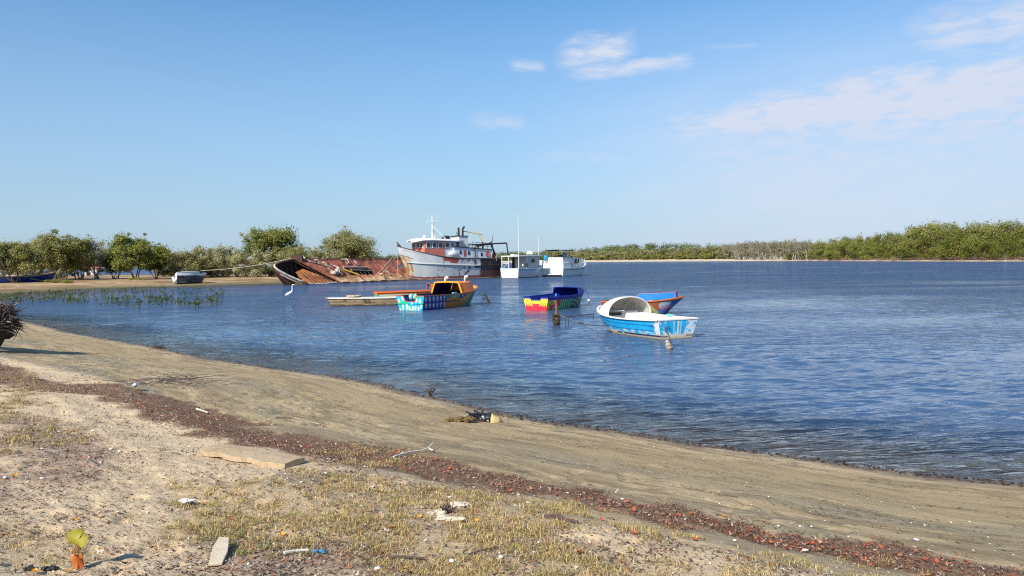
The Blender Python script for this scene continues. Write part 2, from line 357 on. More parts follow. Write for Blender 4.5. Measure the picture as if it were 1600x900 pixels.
c0 = RGBm(MAPR(t, M(t, 'ADD', sd_, M(t, 'MULTIPLY', M(t, 'SUBTRACT', gn2, .5), 1.2)), 4.6, 5.6), mid, upper)
c0 = RGBm(MAPR(t, M(t, 'ADD', sd_, M(t, 'MULTIPLY', M(t, 'SUBTRACT', gn2, .5), .9)), .02, .42, 1., 0.), c0, wet)
c0 = RGBm(M(t, 'MULTIPLY', wr_, MAPR(t, gn3, .30, .55, .55, 1.)), c0, RGBm(MAPR(t, gn, .4, .65), (.15,.08,.05), (.31,.19,.12)))
c0 = RGBm(M(t, 'MULTIPLY', li_, MAPR(t, gn3, .35, .6, .3, .9)), c0, RGBm(MAPR(t, gn, .4, .65), (.20,.125,.105), (.38,.27,.215)))
c0 = RGBm(M(t, 'MULTIPLY', gr_, MAPR(t, gn3, .35, .65, .2, .7)), c0, (.30,.22,.11))
c0 = RGBm(M(t, 'MULTIPLY', MAPR(t, gn3, .52, .66), M(t, 'MULTIPLY', MAPR(t, sd_, 5.0, 6.), .62)), c0, (.25,.165,.10)); c0 = RGBm(MAPR(t, grit, .62, .72, 0., .5), c0, (.62,.55,.42)); c0 = RGBm(MAPR(t, grit, .28, .38, .45, 0.), c0, (.12,.085,.055))
fn = NOISE(t, tcg, .16, 6, .65).outputs[0]; fn2 = NOISE(t, tcg, .9, 5, .6).outputs[0]
spitc = RGBm(MAPR(t, fn, .40, .58), (.24,.14,.07), (.46,.33,.19)); spitc = RGBm(MAPR(t, fn2, .46, .60, 0., .8), spitc, (.26,.15,.06))
spitc = RGBm(MAPR(t, sd_, 6., 1., 0., .85), spitc, (.155,.13,.06))
farc = RGBm(MAPR(t, sd_, 22., 32.), RGBm(MAPR(t, fn, .4, .6), (.50,.41,.28), (.62,.52,.38)), (.10,.10,.04))
c0 = RGBm(M(t, 'GREATER_THAN', ld_, .5), c0, spitc); c0 = RGBm(M(t, 'GREATER_THAN', ld_, 1.5), c0, farc)
c0 = RGBm(MAPR(t, zz_, -.02, -.25), c0, RGBm(MAPR(t, fn2, .4, .6), (.15,.105,.06), (.22,.16,.09)))
t.links.new(c0, p.inputs['Base Color'])
ro = MAPR(t, sd_, .0, .7, .35, .92); t.links.new(ro, p.inputs['Roughness']); p.inputs['Specular IOR Level'].default_value = .25
bsum = M(t, 'ADD', M(t, 'MULTIPLY', gn, .7), M(t, 'MULTIPLY', gn3, 1.0)); bsum = M(t, 'ADD', bsum, M(t, 'MULTIPLY', st2, .6)); bsum = M(t, 'ADD', bsum, M(t, 'MULTIPLY', grit, .25))
b = N(t, 'ShaderNodeBump'); b.inputs['Strength'].default_value = 1.0; b.inputs['Distance'].default_value = .02; t.links.new(bsum, b.inputs['Height']); t.links.new(b.outputs[0], p.inputs['Normal'])
smax = np.where(land == 0, s1, np.where(land == 1, s2, s3))
ground = fastmesh('ground', np.stack([gx, gy, gz], -1).reshape(-1, 3), grid_quads(*gx.shape)[:, ::-1], g, smooth=True,
    attrs=dict(shore=smax, along=along, wrack=wm, litter=lm, grassy=gm, land=land, far=gz))
ground['kind'] = 'structure'; ground['label'] = 'sandy beach, shallow bed and far banks'
# ------------------------------------------------------------------ water
wl_ = np.concatenate([np.geomspace(6.5, 70, 620), np.geomspace(70.6, 6400, 330)])
wx, wy = polar(wl_, rad(80), 760)
wr = np.hypot(wx, wy)
dep = -height(wx, wy, False)[0]
wz = np.zeros_like(wx); q = random.Random(5)
cell_r = np.gradient(wl_)[:, None]*np.ones_like(wx)
WD = rad(-96)     # the wind drives small waves in towards the beach
for k in range(54):
    lam = .22*(1.055**k)*q.uniform(.92, 1.08)
    if lam > 1.7: break
    th = WD + q.gauss(0, .50); kx, ky = math.cos(th)*2*math.pi/lam, math.sin(th)*2*math.pi/lam
    amp = .0088*lam**.85 if lam < .6 else .0046*(.6/lam)**.9
    ph = q.uniform(0, 6.28)
    fade = np.clip(lam/(3.2*cell_r)-1, 0, 1)
    # short-crested: each train swells and dies in patches
    pat = .25+1.5*vnoise(wx/(lam*5)+k*3.1, wy/(lam*3.2)-k*1.7, k)**1.3
    s = np.sin(kx*wx+ky*wy+ph+ 1.3*vnoise(wx/(lam*2.5), wy/(lam*2.5), k+3)*3)
    wz += amp*fade*pat*(.75*s+.55*(1-2*np.abs(np.sin((kx*wx+ky*wy+ph)*.5+2.0*vnoise(wx/(lam*2.5), wy/(lam*2.5), k+3)))**.85)*.8)
calm = .35+.65*sstep(dep, .0, .35)
shel = 1-.6*np.exp(-((wx+14)/16)**2-((wy-92)/16)**2)
wz *= calm*shel*(.75+.5*fbm(wx/9, wy/16, 3, 2))
wm_ = bpy.data.materials.new('sea_water'); wm_.use_nodes = True; t = wm_.node_tree; t.nodes.remove(t.nodes['Principled BSDF'])
tcw = N(t, 'ShaderNodeTexCoord').outputs['Object']; dp = N(t, 'ShaderNodeAttribute', attribute_name='depth').outputs['Fac']; dist_ = N(t, 'ShaderNodeAttribute', attribute_name='open').outputs['Fac']
mpw = N(t, 'ShaderNodeMapping'); mpw.inputs['Rotation'].default_value = (0,0,rad(6)); mpw.inputs['Scale'].default_value = (.55, 1.0, 1); t.links.new(tcw, mpw.inputs[0])
n1 = NOISE(t, mpw.outputs[0], 6.5, 6, .65, .5).outputs[0]; n2 = NOISE(t, mpw.outputs[0], 1.1, 6, .62, .4).outputs[0]; n3 = NOISE(t, mpw.outputs[0], .28, 6, .6, .3).outputs[0]
bb = N(t, 'ShaderNodeBump'); bb.inputs['Strength'].default_value = 1.0; bb.inputs['Distance'].default_value = 1.0
hsum = M(t, 'ADD', M(t, 'MULTIPLY', n1, .014), M(t, 'MULTIPLY', M(t, 'MULTIPLY', n2, .42), dist_)); hsum = M(t, 'ADD', hsum, M(t, 'MULTIPLY', M(t, 'MULTIPLY', n3, .9), dist_))
mpg = N(t, 'ShaderNodeMapping'); mpg.inputs['Scale'].default_value = (.35, 1.0, 1); t.links.new(tcw, mpg.inputs[0])
gust = NOISE(t, mpg.outputs[0], .11, 7, .72, .6).outputs[0]; gustf = MAPR(t, gust, .36, .64, .45, 1.55)
hsum = M(t, 'MULTIPLY', hsum, gustf)
t.links.new(hsum, bb.inputs['Height'])
gl = N(t, 'ShaderNodeBsdfGlossy'); gl.inputs['Roughness'].default_value = .04; gl.inputs['Color'].default_value = (1,1,1,1)
t.links.new(bb.outputs[0], gl.inputs['Normal'])
df = N(t, 'ShaderNodeBsdfDiffuse'); 
patch = NOISE(t, mpw.outputs[0], .05, 4, .6, .5).outputs[0]
dcol = N(t, 'ShaderNodeMix', data_type='RGBA'); t.links.new(patch, dcol.inputs[0]); dcol.inputs[6].default_value = (.042,.074,.145,1); dcol.inputs[7].default_value = (.056,.104,.19,1)
t.links.new(dcol.outputs[2], df.inputs[0])
tr = N(t, 'ShaderNodeBsdfTransparent'); tr.inputs[0].default_value = (.85,.82,.72,1)
m1 = N(t, 'ShaderNodeMixShader'); t.links.new(MAPR(t, dp, .03, .50), m1.inputs[0]); t.links.new(tr.outputs[0], m1.inputs[1]); t.links.new(df.outputs[0], m1.inputs[2])
fr = N(t, 'ShaderNodeFresnel'); fr.inputs[0].default_value = 1.33; t.links.new(bb.outputs[0], fr.inputs['Normal'])
def RIP(sc, sx, lo, hi, a, b_, rot):
    mm = N(t, 'ShaderNodeMapping'); mm.inputs['Scale'].default_value = (sx, 1, 1); mm.inputs['Rotation'].default_value = (0,0,rad(rot)); t.links.new(tcw, mm.inputs[0])
    return MAPR(t, NOISE(t, mm.outputs[0], sc, 3, .6, .5).outputs[0], lo, hi, a, b_)
rA = RIP(1.9, .45, .38, .60, .55, 1.34, 5); rB = RIP(.55, .40, .38, .60, .72, 1.24, -7); rC = RIP(.17, .35, .38, .60, .70, 1.26, 4); rD = RIP(.05, .30, .38, .60, .80, 1.18, -3)
rip = M(t, 'MULTIPLY', M(t, 'MULTIPLY', rA, rB), M(t, 'MULTIPLY', rC, rD))
ripo = M(t, 'ADD', 1.0, M(t, 'MULTIPLY', M(t, 'SUBTRACT', rip, 1.0), dist_))
frm = M(t, 'MINIMUM', M(t, 'MULTIPLY', M(t, 'MULTIPLY', M(t, 'ADD', M(t, 'MULTIPLY', fr.outputs[0], 1.12), .03), ripo), MAPR(t, gust, .38, .62, 1.12, .74)), .60)
m2 = N(t, 'ShaderNodeMixShader'); t.links.new(frm, m2.inputs[0]); t.links.new(m1.outputs[0], m2.inputs[1]); t.links.new(gl.outputs[0], m2.inputs[2])
t.links.new(m2.outputs[0], t.nodes['Material Output'].inputs[0])
water = fastmesh('water', np.stack([wx, wy, wz], -1).reshape(-1, 3), grid_quads(*wx.shape)[:, ::-1], wm_, smooth=True, attrs=dict(depth=dep, open=sstep(wr, 25, 120)*.85+.15))
water['kind'] = 'structure'; water['label'] = 'rippled blue water of the cove'
# ------------------------------------------------------------------ trees
LEAF = dict(green=[(.10,.112,.022),(.13,.14,.03),(.065,.08,.018),(.17,.165,.038)], olive=[(.14,.135,.045),(.18,.165,.06),(.10,.10,.03),(.21,.19,.085)],
            pale=[(.20,.19,.095),(.25,.225,.125),(.16,.155,.07)], dark=[(.035,.065,.016),(.055,.085,.02),(.03,.05,.014)], grey=[(.34,.30,.22),(.28,.24,.17),(.22,.19,.11)],
            lime=[(.155,.155,.03),(.21,.195,.045),(.115,.12,.025),(.07,.085,.02)])
LEAF = {k: [tuple(min(.5, x*((1.85, 1.85) [k == 'lime'] if k not in ('grey','dark') else 1.15)) for x in c) for c in v] for k, v in LEAF.items()}
def leaves(centers, radii, n, size, pal, rng, flat=.75, drop=0.):
    C = np.asarray(centers, float); R = np.asarray(radii, float)
    w = R**2/np.sum(R**2); idx = rng.choice(len(C), n, p=w)
    d = rng.normal(size=(n, 3)); d /= np.linalg.norm(d, axis=1)[:, None]
    rr = rng.random(n)**.45
    P = C[idx] + d*rr[:, None]*R[idx][:, None]*np.array([1, 1, flat])
    nrm = d*.7 + rng.normal(size=(n, 3))*.65 + np.array([-.25, -.35, .75]); nrm /= np.linalg.norm(nrm, axis=1)[:, None]
    a = np.cross(nrm, rng.normal(size=(n, 3))); a /= np.linalg.norm(a, axis=1)[:, None]; b = np.cross(nrm, a)
    sz = size*rng.uniform(.55, 1.25, n)[:, None]; el = rng.uniform(.5, .9, n)[:, None]
    V = np.stack([P-a*sz*.5, P+b*sz*el*.5, P+a*sz*.5, P-b*sz*el*.5], 1).reshape(-1, 3)
    pal = np.array(pal); tone = rng.integers(0, len(pal), len(C))          # each clump leans to one hue
    pick = np.where(rng.random(n) < .6, tone[idx], rng.integers(0, len(pal), n))
    c = pal[pick]*rng.uniform(.8, 1.25, (n, 1)); c = np.repeat(c, 4, 0)
    return V, np.arange(n*4).reshape(-1, 4), c
def make_tree(name, label, cat, W, H, pal, nleaf, lsize, seed, stems=4, base=.28, bark=(.17,.14,.11), group=None, ncl=34, cr=.17, lean=0., depth=None, twigs=40, flat_top=.0, shell=.55):
    rng = np.random.default_rng(seed); D = depth or W
    root = thing(name, label, cat, group=group)
    tb = MB(); cs = []; rs = []
    for i in range(ncl):
        an = rng.uniform(0, 2*math.pi); ph = rng.uniform(-.95, 1.); rr = rng.uniform(shell*.6, 1.0)
        ch = math.sqrt(max(0, 1-max(ph, 0)**2)) if ph > 0 else 1-.25*abs(ph)
        x, y = math.cos(an)*ch*rr*W*.5*.86+lean*ph, math.sin(an)*ch*rr*D*.5*.86
        z0 = H*(base+1)/2; z = z0*1.0 + ph*(H-z0)*.86*rr
        if ph < 0: z = z0+ph*(z0-H*base)*.95
        r = cr*min(W, H*1.2)*rng.uniform(.6, 1.25)
        z = min(z, H-r*.6); z = max(z, H*base*.7+r*.3)
        cs.append((x, y, z)); rs.append(r)
    for k in range(int(ncl*.35)):      # sprays that break up the outline
        c0 = cs[int(rng.integers(ncl))]
        if c0[2] < H*.55: continue
        an = rng.uniform(0, 6.28); r = W*rng.uniform(.025, .05); cs.append((c0[0]+math.cos(an)*W*.07, c0[1]+math.sin(an)*D*.07, c0[2]+rng.uniform(.06, .17)*H)); rs.append(r)
    jit = lambda p, s: Vector(p)+Vector(rng.normal(size=3)*s)
    roots = [Vector((rng.normal()*.04*W, rng.normal()*.04*W, -.2)) for _ in range(stems)]
    mids = []
    for k, b0 in enumerate(roots):
        an = 2*math.pi*k/stems+rng.uniform(-.4, .4); sp = rng.uniform(.12, .24)*W if stems > 1 else .02*W
        m1 = Vector((math.cos(an)*sp*.5, math.sin(an)*sp*.5, H*base*.75)); m2 = Vector((math.cos(an)*sp*1.1, math.sin(an)*sp*1.1, H*(base+.22)))
        r = .020*H*rng.uniform(.7, 1.2)/math.sqrt(stems)*1.5
        tb.tube([b0, jit(b0.lerp(m1, .5), .03*H*.5), m1, m2], [r*1.25, r, r*.85, r*.55], 6, np.array(bark)*rng.uniform(.8, 1.2)); mids += [(m1, r*.8), (m2, r*.55)]
    for c, r in zip(cs, rs):
        v = Vector(c); m, r1 = min(mids, key=lambda q_: (q_[0]-v).length + rng.uniform(0, .1*W)); mid = jit(m.lerp(v, .5), .05*W*.6)
        tb.tube([m, mid, v], [r1*.6, r1*.38, r1*.14], 4, np.array(bark)*rng.uniform(.85, 1.3), cap=False)
    for k in range(twigs):
        c = Vector(cs[int(rng.integers(len(cs)))]); d = Vector(rng.normal(size=3)).normalized()*rng.uniform(.05, .12)*W; d.z = abs(d.z)*.6
        tb.tube([c, c+d*.6, c+d*1.2], [.0022*H, .0016*H, .0008*H], 3, np.array(bark)*1.2, cap=False)
    tb.build('trunk', m_bark, root, smooth=True)
    V, Q, c = leaves(cs, rs, nleaf, lsize, pal, rng)
    V2, Q2, c2 = leaves([(x*1.05, y*1.05, z+.3*r) for (x, y, z), r in zip(cs, rs)], [r*1.45 for r in rs], int(nleaf*.18), lsize, pal, rng)
    fastmesh('crown', np.vstack([V, V2]), np.vstack([Q, Q2+len(V)]), m_leaf, cols=np.vstack([c, c2]), parent=root)
    return root
def ground_z(x, y): return float(height(np.array([float(x)]), np.array([float(y)]), False)[0][0])
def put(o, x, y, rz=0, s=1., dz=0., sz=None):
    o.location = (x, y, ground_z(x, y)+dz); o.rotation_euler = (0, 0, rz); o.scale = (s, s, sz or s)
def by_px(px, d): return (px-800)/F_PX*d
# the sand spit on the left: (px centre, distance, width m, height m ...)
spit = [
 ('mangrove_tree','small dark mangrove tucked between the pale bare tree and the rounded green one','tree',182,116,6.5,5.0,'green',6000,.17,56,5,.22,'wide'),
 ('mangrove_tree','leaning dark green mangrove at the right end of the left tree group','tree',244,112,5.0,5.2,'green',5000,.17,57,4,.20,'round'),
 ('mangrove_tree','brownish mangrove just left of the pale bare tree','tree',124,110,7.0,6.0,'olive',7000,.17,58,6,.26,'wide'),
 ('shrub','grey brown undergrowth in front of the second left spit tree','shrub',72,122,9,2.6,'pale',5000,.15,59,5,.03,'shrub'),
 ('shrub','low grey undergrowth left of the round spit tree','shrub',20,124,9,2.6,'pale',5000,.15,61,5,.03,'shrub'),
 ('shrub','olive green shrub filling the middle of the thicket behind the stranded boat','shrub',314,119,7.5,4.3,'olive',7000,.15,51,7,.03,'shrub'),
 ('shrub','low brownish thicket between the sparse sprays and the tallest spit tree','shrub',368,118,8.0,4.2,'pale',7000,.15,52,7,.03,'shrub'),
 ('shrub','olive brown bush under the right half of the tallest spit tree','shrub',440,116,7.5,4.8,'olive',7000,.15,53,7,.03,'shrub'),
 ('mangrove_tree','olive mangrove in the middle of the left group, just right of the first spit tree','tree',56,112,8.4,6.0,'olive',9000,.17,54,5,.28,'wide'),
 ('mangrove_tree','wide low mangrove with green olive canopy at the left edge of the sand spit','tree',20,98,8.6,5.2,'olive',9000,.17,31,5,.30,'wide'),
 ('mangrove_tree','broad mangrove canopy with many dark stems between the two left spit trees','tree',92,108,10.0,6.6,'olive',11000,.17,32,6,.30,'wide'),
 ('bare_tree','pale half bare tree with grey twigs on the spit','tree',150,114,6.2,6.4,'grey',1900,.13,33,7,.25,'bare'),
 ('mangrove_tree','rounded bright green mangrove right of the pale bare tree','tree',212,106,8.0,6.2,'green',10000,.18,34,4,.22,'round'),
 ('shrub','low olive shrub behind the stranded white boat','shrub',290,112,7.0,4.2,'olive',6000,.15,35,7,.06,'shrub'),
 ('shrub','sparse olive shrub with a few tall upright sprays','shrub',338,116,8.0,4.9,'pale',6500,.15,36,7,.05,'shrub'),
 ('shrub','dull brownish shrub below the tall tree on the spit','shrub',395,112,7.0,3.9,'pale',5200,.15,37,7,.03,'shrub'),
 ('mangrove_tree','tallest airy green mangrove left of the rusty wreck','tree',424,118,10.4,8.3,'green',9500,.19,38,5,.26,'round'),
 ('shrub','grey green bush beside the bow of the rusty wreck','shrub',462,112,5.6,4.2,'olive',4800,.15,39,6,.03,'shrub'),
 ('mangrove_tree','dense rounded olive green tree rising behind the rusty wreck','tree',545,125,11.6,7.6,'olive',17000,.18,40,6,.05,'dome'),
 ('shrub','small pale bush on the left flank of the tree behind the wreck','shrub',508,120,5.5,4.6,'pale',6000,.15,41,6,.03,'shrub'),
 ('shrub','low dark hedge bush under the wide spit mangroves','shrub',118,150,7,2.2,'dark',3000,.18,42,5,.02,'shrub'),
 ('shrub','small grey green bush in the gap before the stranded boat','shrub',262,130,5.0,3.0,'green',3000,.15,43,5,.03,'shrub'),
 ('shrub','dark green low bush at the far left frame edge','shrub',2,150,8,2.6,'dark',3000,.18,44,5,.02,'shrub'),
]
for nm, lb, ct, px, d, W_, H_, pal, nl, ls, sd_i, st, bs, kind in spit:
    bark = (.34,.30,.26) if kind == 'bare' else ((.15,.125,.10) if kind != 'shrub' else (.20,.165,.12))
    P_ = LEAF[pal] + (LEAF['green'][:2] if kind == 'wide' else [])
    kw = 1.35 if kind == 'shrub' else (.88 if kind == 'dome' else 1.12)
    flat_ = {}
    o = make_tree(nm, lb, ct, W_*kw, H_*(1.12 if kind == 'shrub' else 1.03), P_, int(nl*1.8), ls*1.3, sd_i, st, bs, bark, ncl=dict(wide=70, bare=38, round=60, shrub=46, dome=110)[kind], cr=dict(wide=.12, bare=.10, round=.12, shrub=.13, dome=.13)[kind],
                  depth=W_*.8, twigs=dict(bare=260, shrub=130).get(kind, 70))
    put(o, by_px(px, d), d)
# far bank: a few source trees of each kind, copied along the shore
def shore_at(px):
    xs = [p for p, _ in far_l][::-1]; ds = [d for _, d in far_l][::-1]
    return float(np.interp(px, xs, ds))
KIND = {
 'mangrove': [make_tree('mangrove_tree', 'x', 'tree', 11, 9.5, LEAF['lime']+LEAF['green'], 5200, .40, 60+i, 5, .10, (.16,.085,.06), ncl=36, cr=.15, twigs=20) for i in range(4)],
 'tall': [make_tree('mangrove_tree', 'x', 'tree', 13, 12.5, LEAF['lime']+LEAF['olive'][:2], 6000, .42, 70+i, 4, .15, (.19,.15,.12), ncl=40, cr=.14, twigs=30) for i in range(3)],
 'grey': [make_tree('bare_tree', 'x', 'tree', 9, 11, LEAF['grey']+LEAF['pale'][:1], 1400, .42, 80+i, 7, .22, (.46,.41,.35), ncl=34, cr=.13, twigs=120) for i in range(3)],
 'scrub': [make_tree('shrub', 'x', 'shrub', 13, 7.5, LEAF['pale']+LEAF['olive'], 2600, .75, 90+i, 5, .04, (.30,.26,.2), ncl=26, cr=.17, twigs=10) for i in range(3)],
 'green_scrub': [make_tree('shrub', 'x', 'shrub', 12, 6.5, LEAF['lime'], 2600, .7, 95+i, 5, .02, (.2,.16,.12), ncl=24, cr=.18, twigs=10) for i in range(2)],
}
KLAB = {'mangrove': ('green mangrove in the front row along the water on the right bank', 'tree', 'front row of mangroves on the right bank'),
        'tall': ('taller olive green mangrove standing inland behind the front row of the right bank', 'tree', 'taller mangroves behind the front row'),
        'grey': ('pale bare grey trunked tree on the middle of the far bank', 'tree', 'bare grey trees on the far bank'),
        'scrub': ('dull olive bush above the pale sand of the far beach', 'shrub', 'scrub bushes along the far beach'),
        'green_scrub': ('bright green bush at the top edge of the far pale beach', 'shrub', 'green bushes along the far beach')}
used = {}
qr = random.Random(21)
def place_kind(kind, i, px, off, s, sz=None):
    d = shore_at(px); x0 = by_px(px, d); L = math.hypot(x0, d); x, y = x0*(1+off/L), d*(1+off/L)
    srcs = KIND[kind]; k = i % len(srcs)
    if (kind, k) in used: o = copy_tree(srcs[k])
    else: o = srcs[k]; used[(kind, k)] = 1
    tag(o, *KLAB[kind]); put(o, x, y, qr.uniform(0, 6.28), s, 0, sz)
    return o
px = 1235; i = 0
while px < 1760:      # front row of mangroves
    d = shore_at(px); ht = np.interp(px, [1235, 1290, 1345, 1400, 1440, 1500, 1760], [.78, .85, .92, .85, .86, .90, .85])*(.8 if px < 1290 else 1.12)*qr.uniform(.85, 1.2)
    place_kind('mangrove', i, px, qr.uniform(6, 9), ht); px += 6.4*F_PX/d*qr.uniform(.85, 1.15); i += 1
for i, (px, off, s) in enumerate([(1262,20,.62),(1282,24,.75),(1305,20,.74),(1325,22,.82),(1350,22,.84),(1368,24,.8),(1392,22,.86),(1412,26,.84),(1430,24,.95),(1450,26,1.06),(1455,20,1.02),(1474,24,.98),(1492,24,.92),(1510,22,.9),(1528,24,.93),
                                  (1545,28,.92),(1562,22,.86),(1580,26,.9),(1598,24,.86),(1618,24,.88),(1640,26,.9),(1665,24,.86),(1690,22,.88),(1725,24,.9)]):
    place_kind('tall', i, px, off, s*1.30)
o = make_tree('dead_tree', 'thin bare crowned tree poking above the mangroves near the right edge', 'tree', 9, 15.3, LEAF['grey'], 260, .3, 111, 3, .5, (.33,.29,.25), ncl=16, cr=.10, twigs=120); put(o, by_px(1562, 290), 290, 0, .93)
o = make_tree('dead_tree', 'pale dead tree crown above the low gap of the right bank', 'tree', 9, 11, LEAF['grey'], 500, .3, 112, 4, .4, (.42,.37,.33), ncl=20, cr=.12, twigs=140); put(o, by_px(1400, 365), 365)
px = 1150; i = 0
while px < 1262:
    place_kind('grey', i, px, qr.uniform(9, 24), qr.uniform(.95, 1.3)); px += qr.uniform(3.2, 5.5); i += 1
for i in range(16): place_kind('grey', i, 1135+i*8.5, qr.uniform(30, 45), qr.uniform(1.0, 1.15))
for i in range(46):
    px = 860+i*6.3+qr.uniform(-2, 2); place_kind('scrub', i, px, qr.uniform(34, 44), 1.15*qr.uniform(.8, 1.1)*np.interp(px, [860, 1000, 1150], [.95, .9, 1.0]))
for i in range(46):
    px = 858+i*6.3+qr.uniform(-2, 2); place_kind('scrub', i, px, qr.uniform(60, 100), qr.uniform(1.0, 1.4))
for i, px in enumerate([908, 935, 948, 985, 1005, 1012, 1022, 1034, 1058, 1066, 1080, 1100, 1108, 1132, 1166, 1180]):
    place_kind('green_scrub', i, px, qr.uniform(29, 33), qr.uniform(.55, .9))
# the wooded hill behind and the low distant shore: one uncountable mass
rng = np.random.default_rng(77); cs = []; rs = []
for k in range(1500):
    px = rng.uniform(560, 1560); d0 = shore_at(px); off = rng.uniform(90, 560); f = (d0+off)/d0; d = d0*f
    x, y = by_px(px, d), d; r = rng.uniform(3.5, 7.5); cs.append((x, y, r*.7)); rs.append(r)
cs = np.array(cs); cs[:, 2] += height(cs[:, 0], cs[:, 1], False)[0]
V, Q, c = leaves(cs, rs, 90000, 1.5, LEAF['dark']+LEAF['green'][:2]+LEAF['olive'][:1], rng, .8)
o = fastmesh('wooded_hill', V, Q, m_leaf, cols=c); tag(o, 'low hill covered with dark green woodland beyond the far beach', 'woodland', kind='stuff')
cs = []; rs = []
for k in range(500):
    px = rng.uniform(-200, 600); d0 = shore_at(px); off = rng.uniform(30, 120); d = d0+off
    cs.append((by_px(px, d), d, 1.0)); rs.append(rng.uniform(2., 3.6))
cs = np.array(cs); cs[:, 2] += height(cs[:, 0], cs[:, 1], False)[0]*.5
V, Q, c = leaves(cs, rs, 16000, 1.6, LEAF['dark']+LEAF['green'][:2], rng, .7)
o = fastmesh('distant_shore_scrub', V, Q, m_leaf, cols=c); tag(o, 'thin line of distant green scrub seen under the spit trees', 'woodland', kind='stuff')
# fringe bushes along the foot of the right bank
rng = np.random.default_rng(78); tb = MB()
for k in range(420):
    px = rng.uniform(1225, 1720); d0 = shore_at(px); off = rng.uniform(1.5, 9); L = math.hypot(by_px(px, d0), d0); f = 1+off/L
    x, y = by_px(px, d0)*f, d0*f; z = .35 if px > 1290 else .5
    tb.tube([(x, y, z-.3), (x+rng.normal()*.5, y+rng.normal()*.3, z+.8), (x+rng.normal()*1.1, y, z+rng.uniform(.9, 1.5))], [.10, .07, .04], 3, np.array([(.30,.12,.07),(.22,.10,.07),(.16,.10,.08)][k % 3]), cap=False)
o = tb.build('mangrove_roots', m_bark); tag(o, 'reddish tangle of mangrove roots along the foot of the right bank', 'roots', kind='stuff')
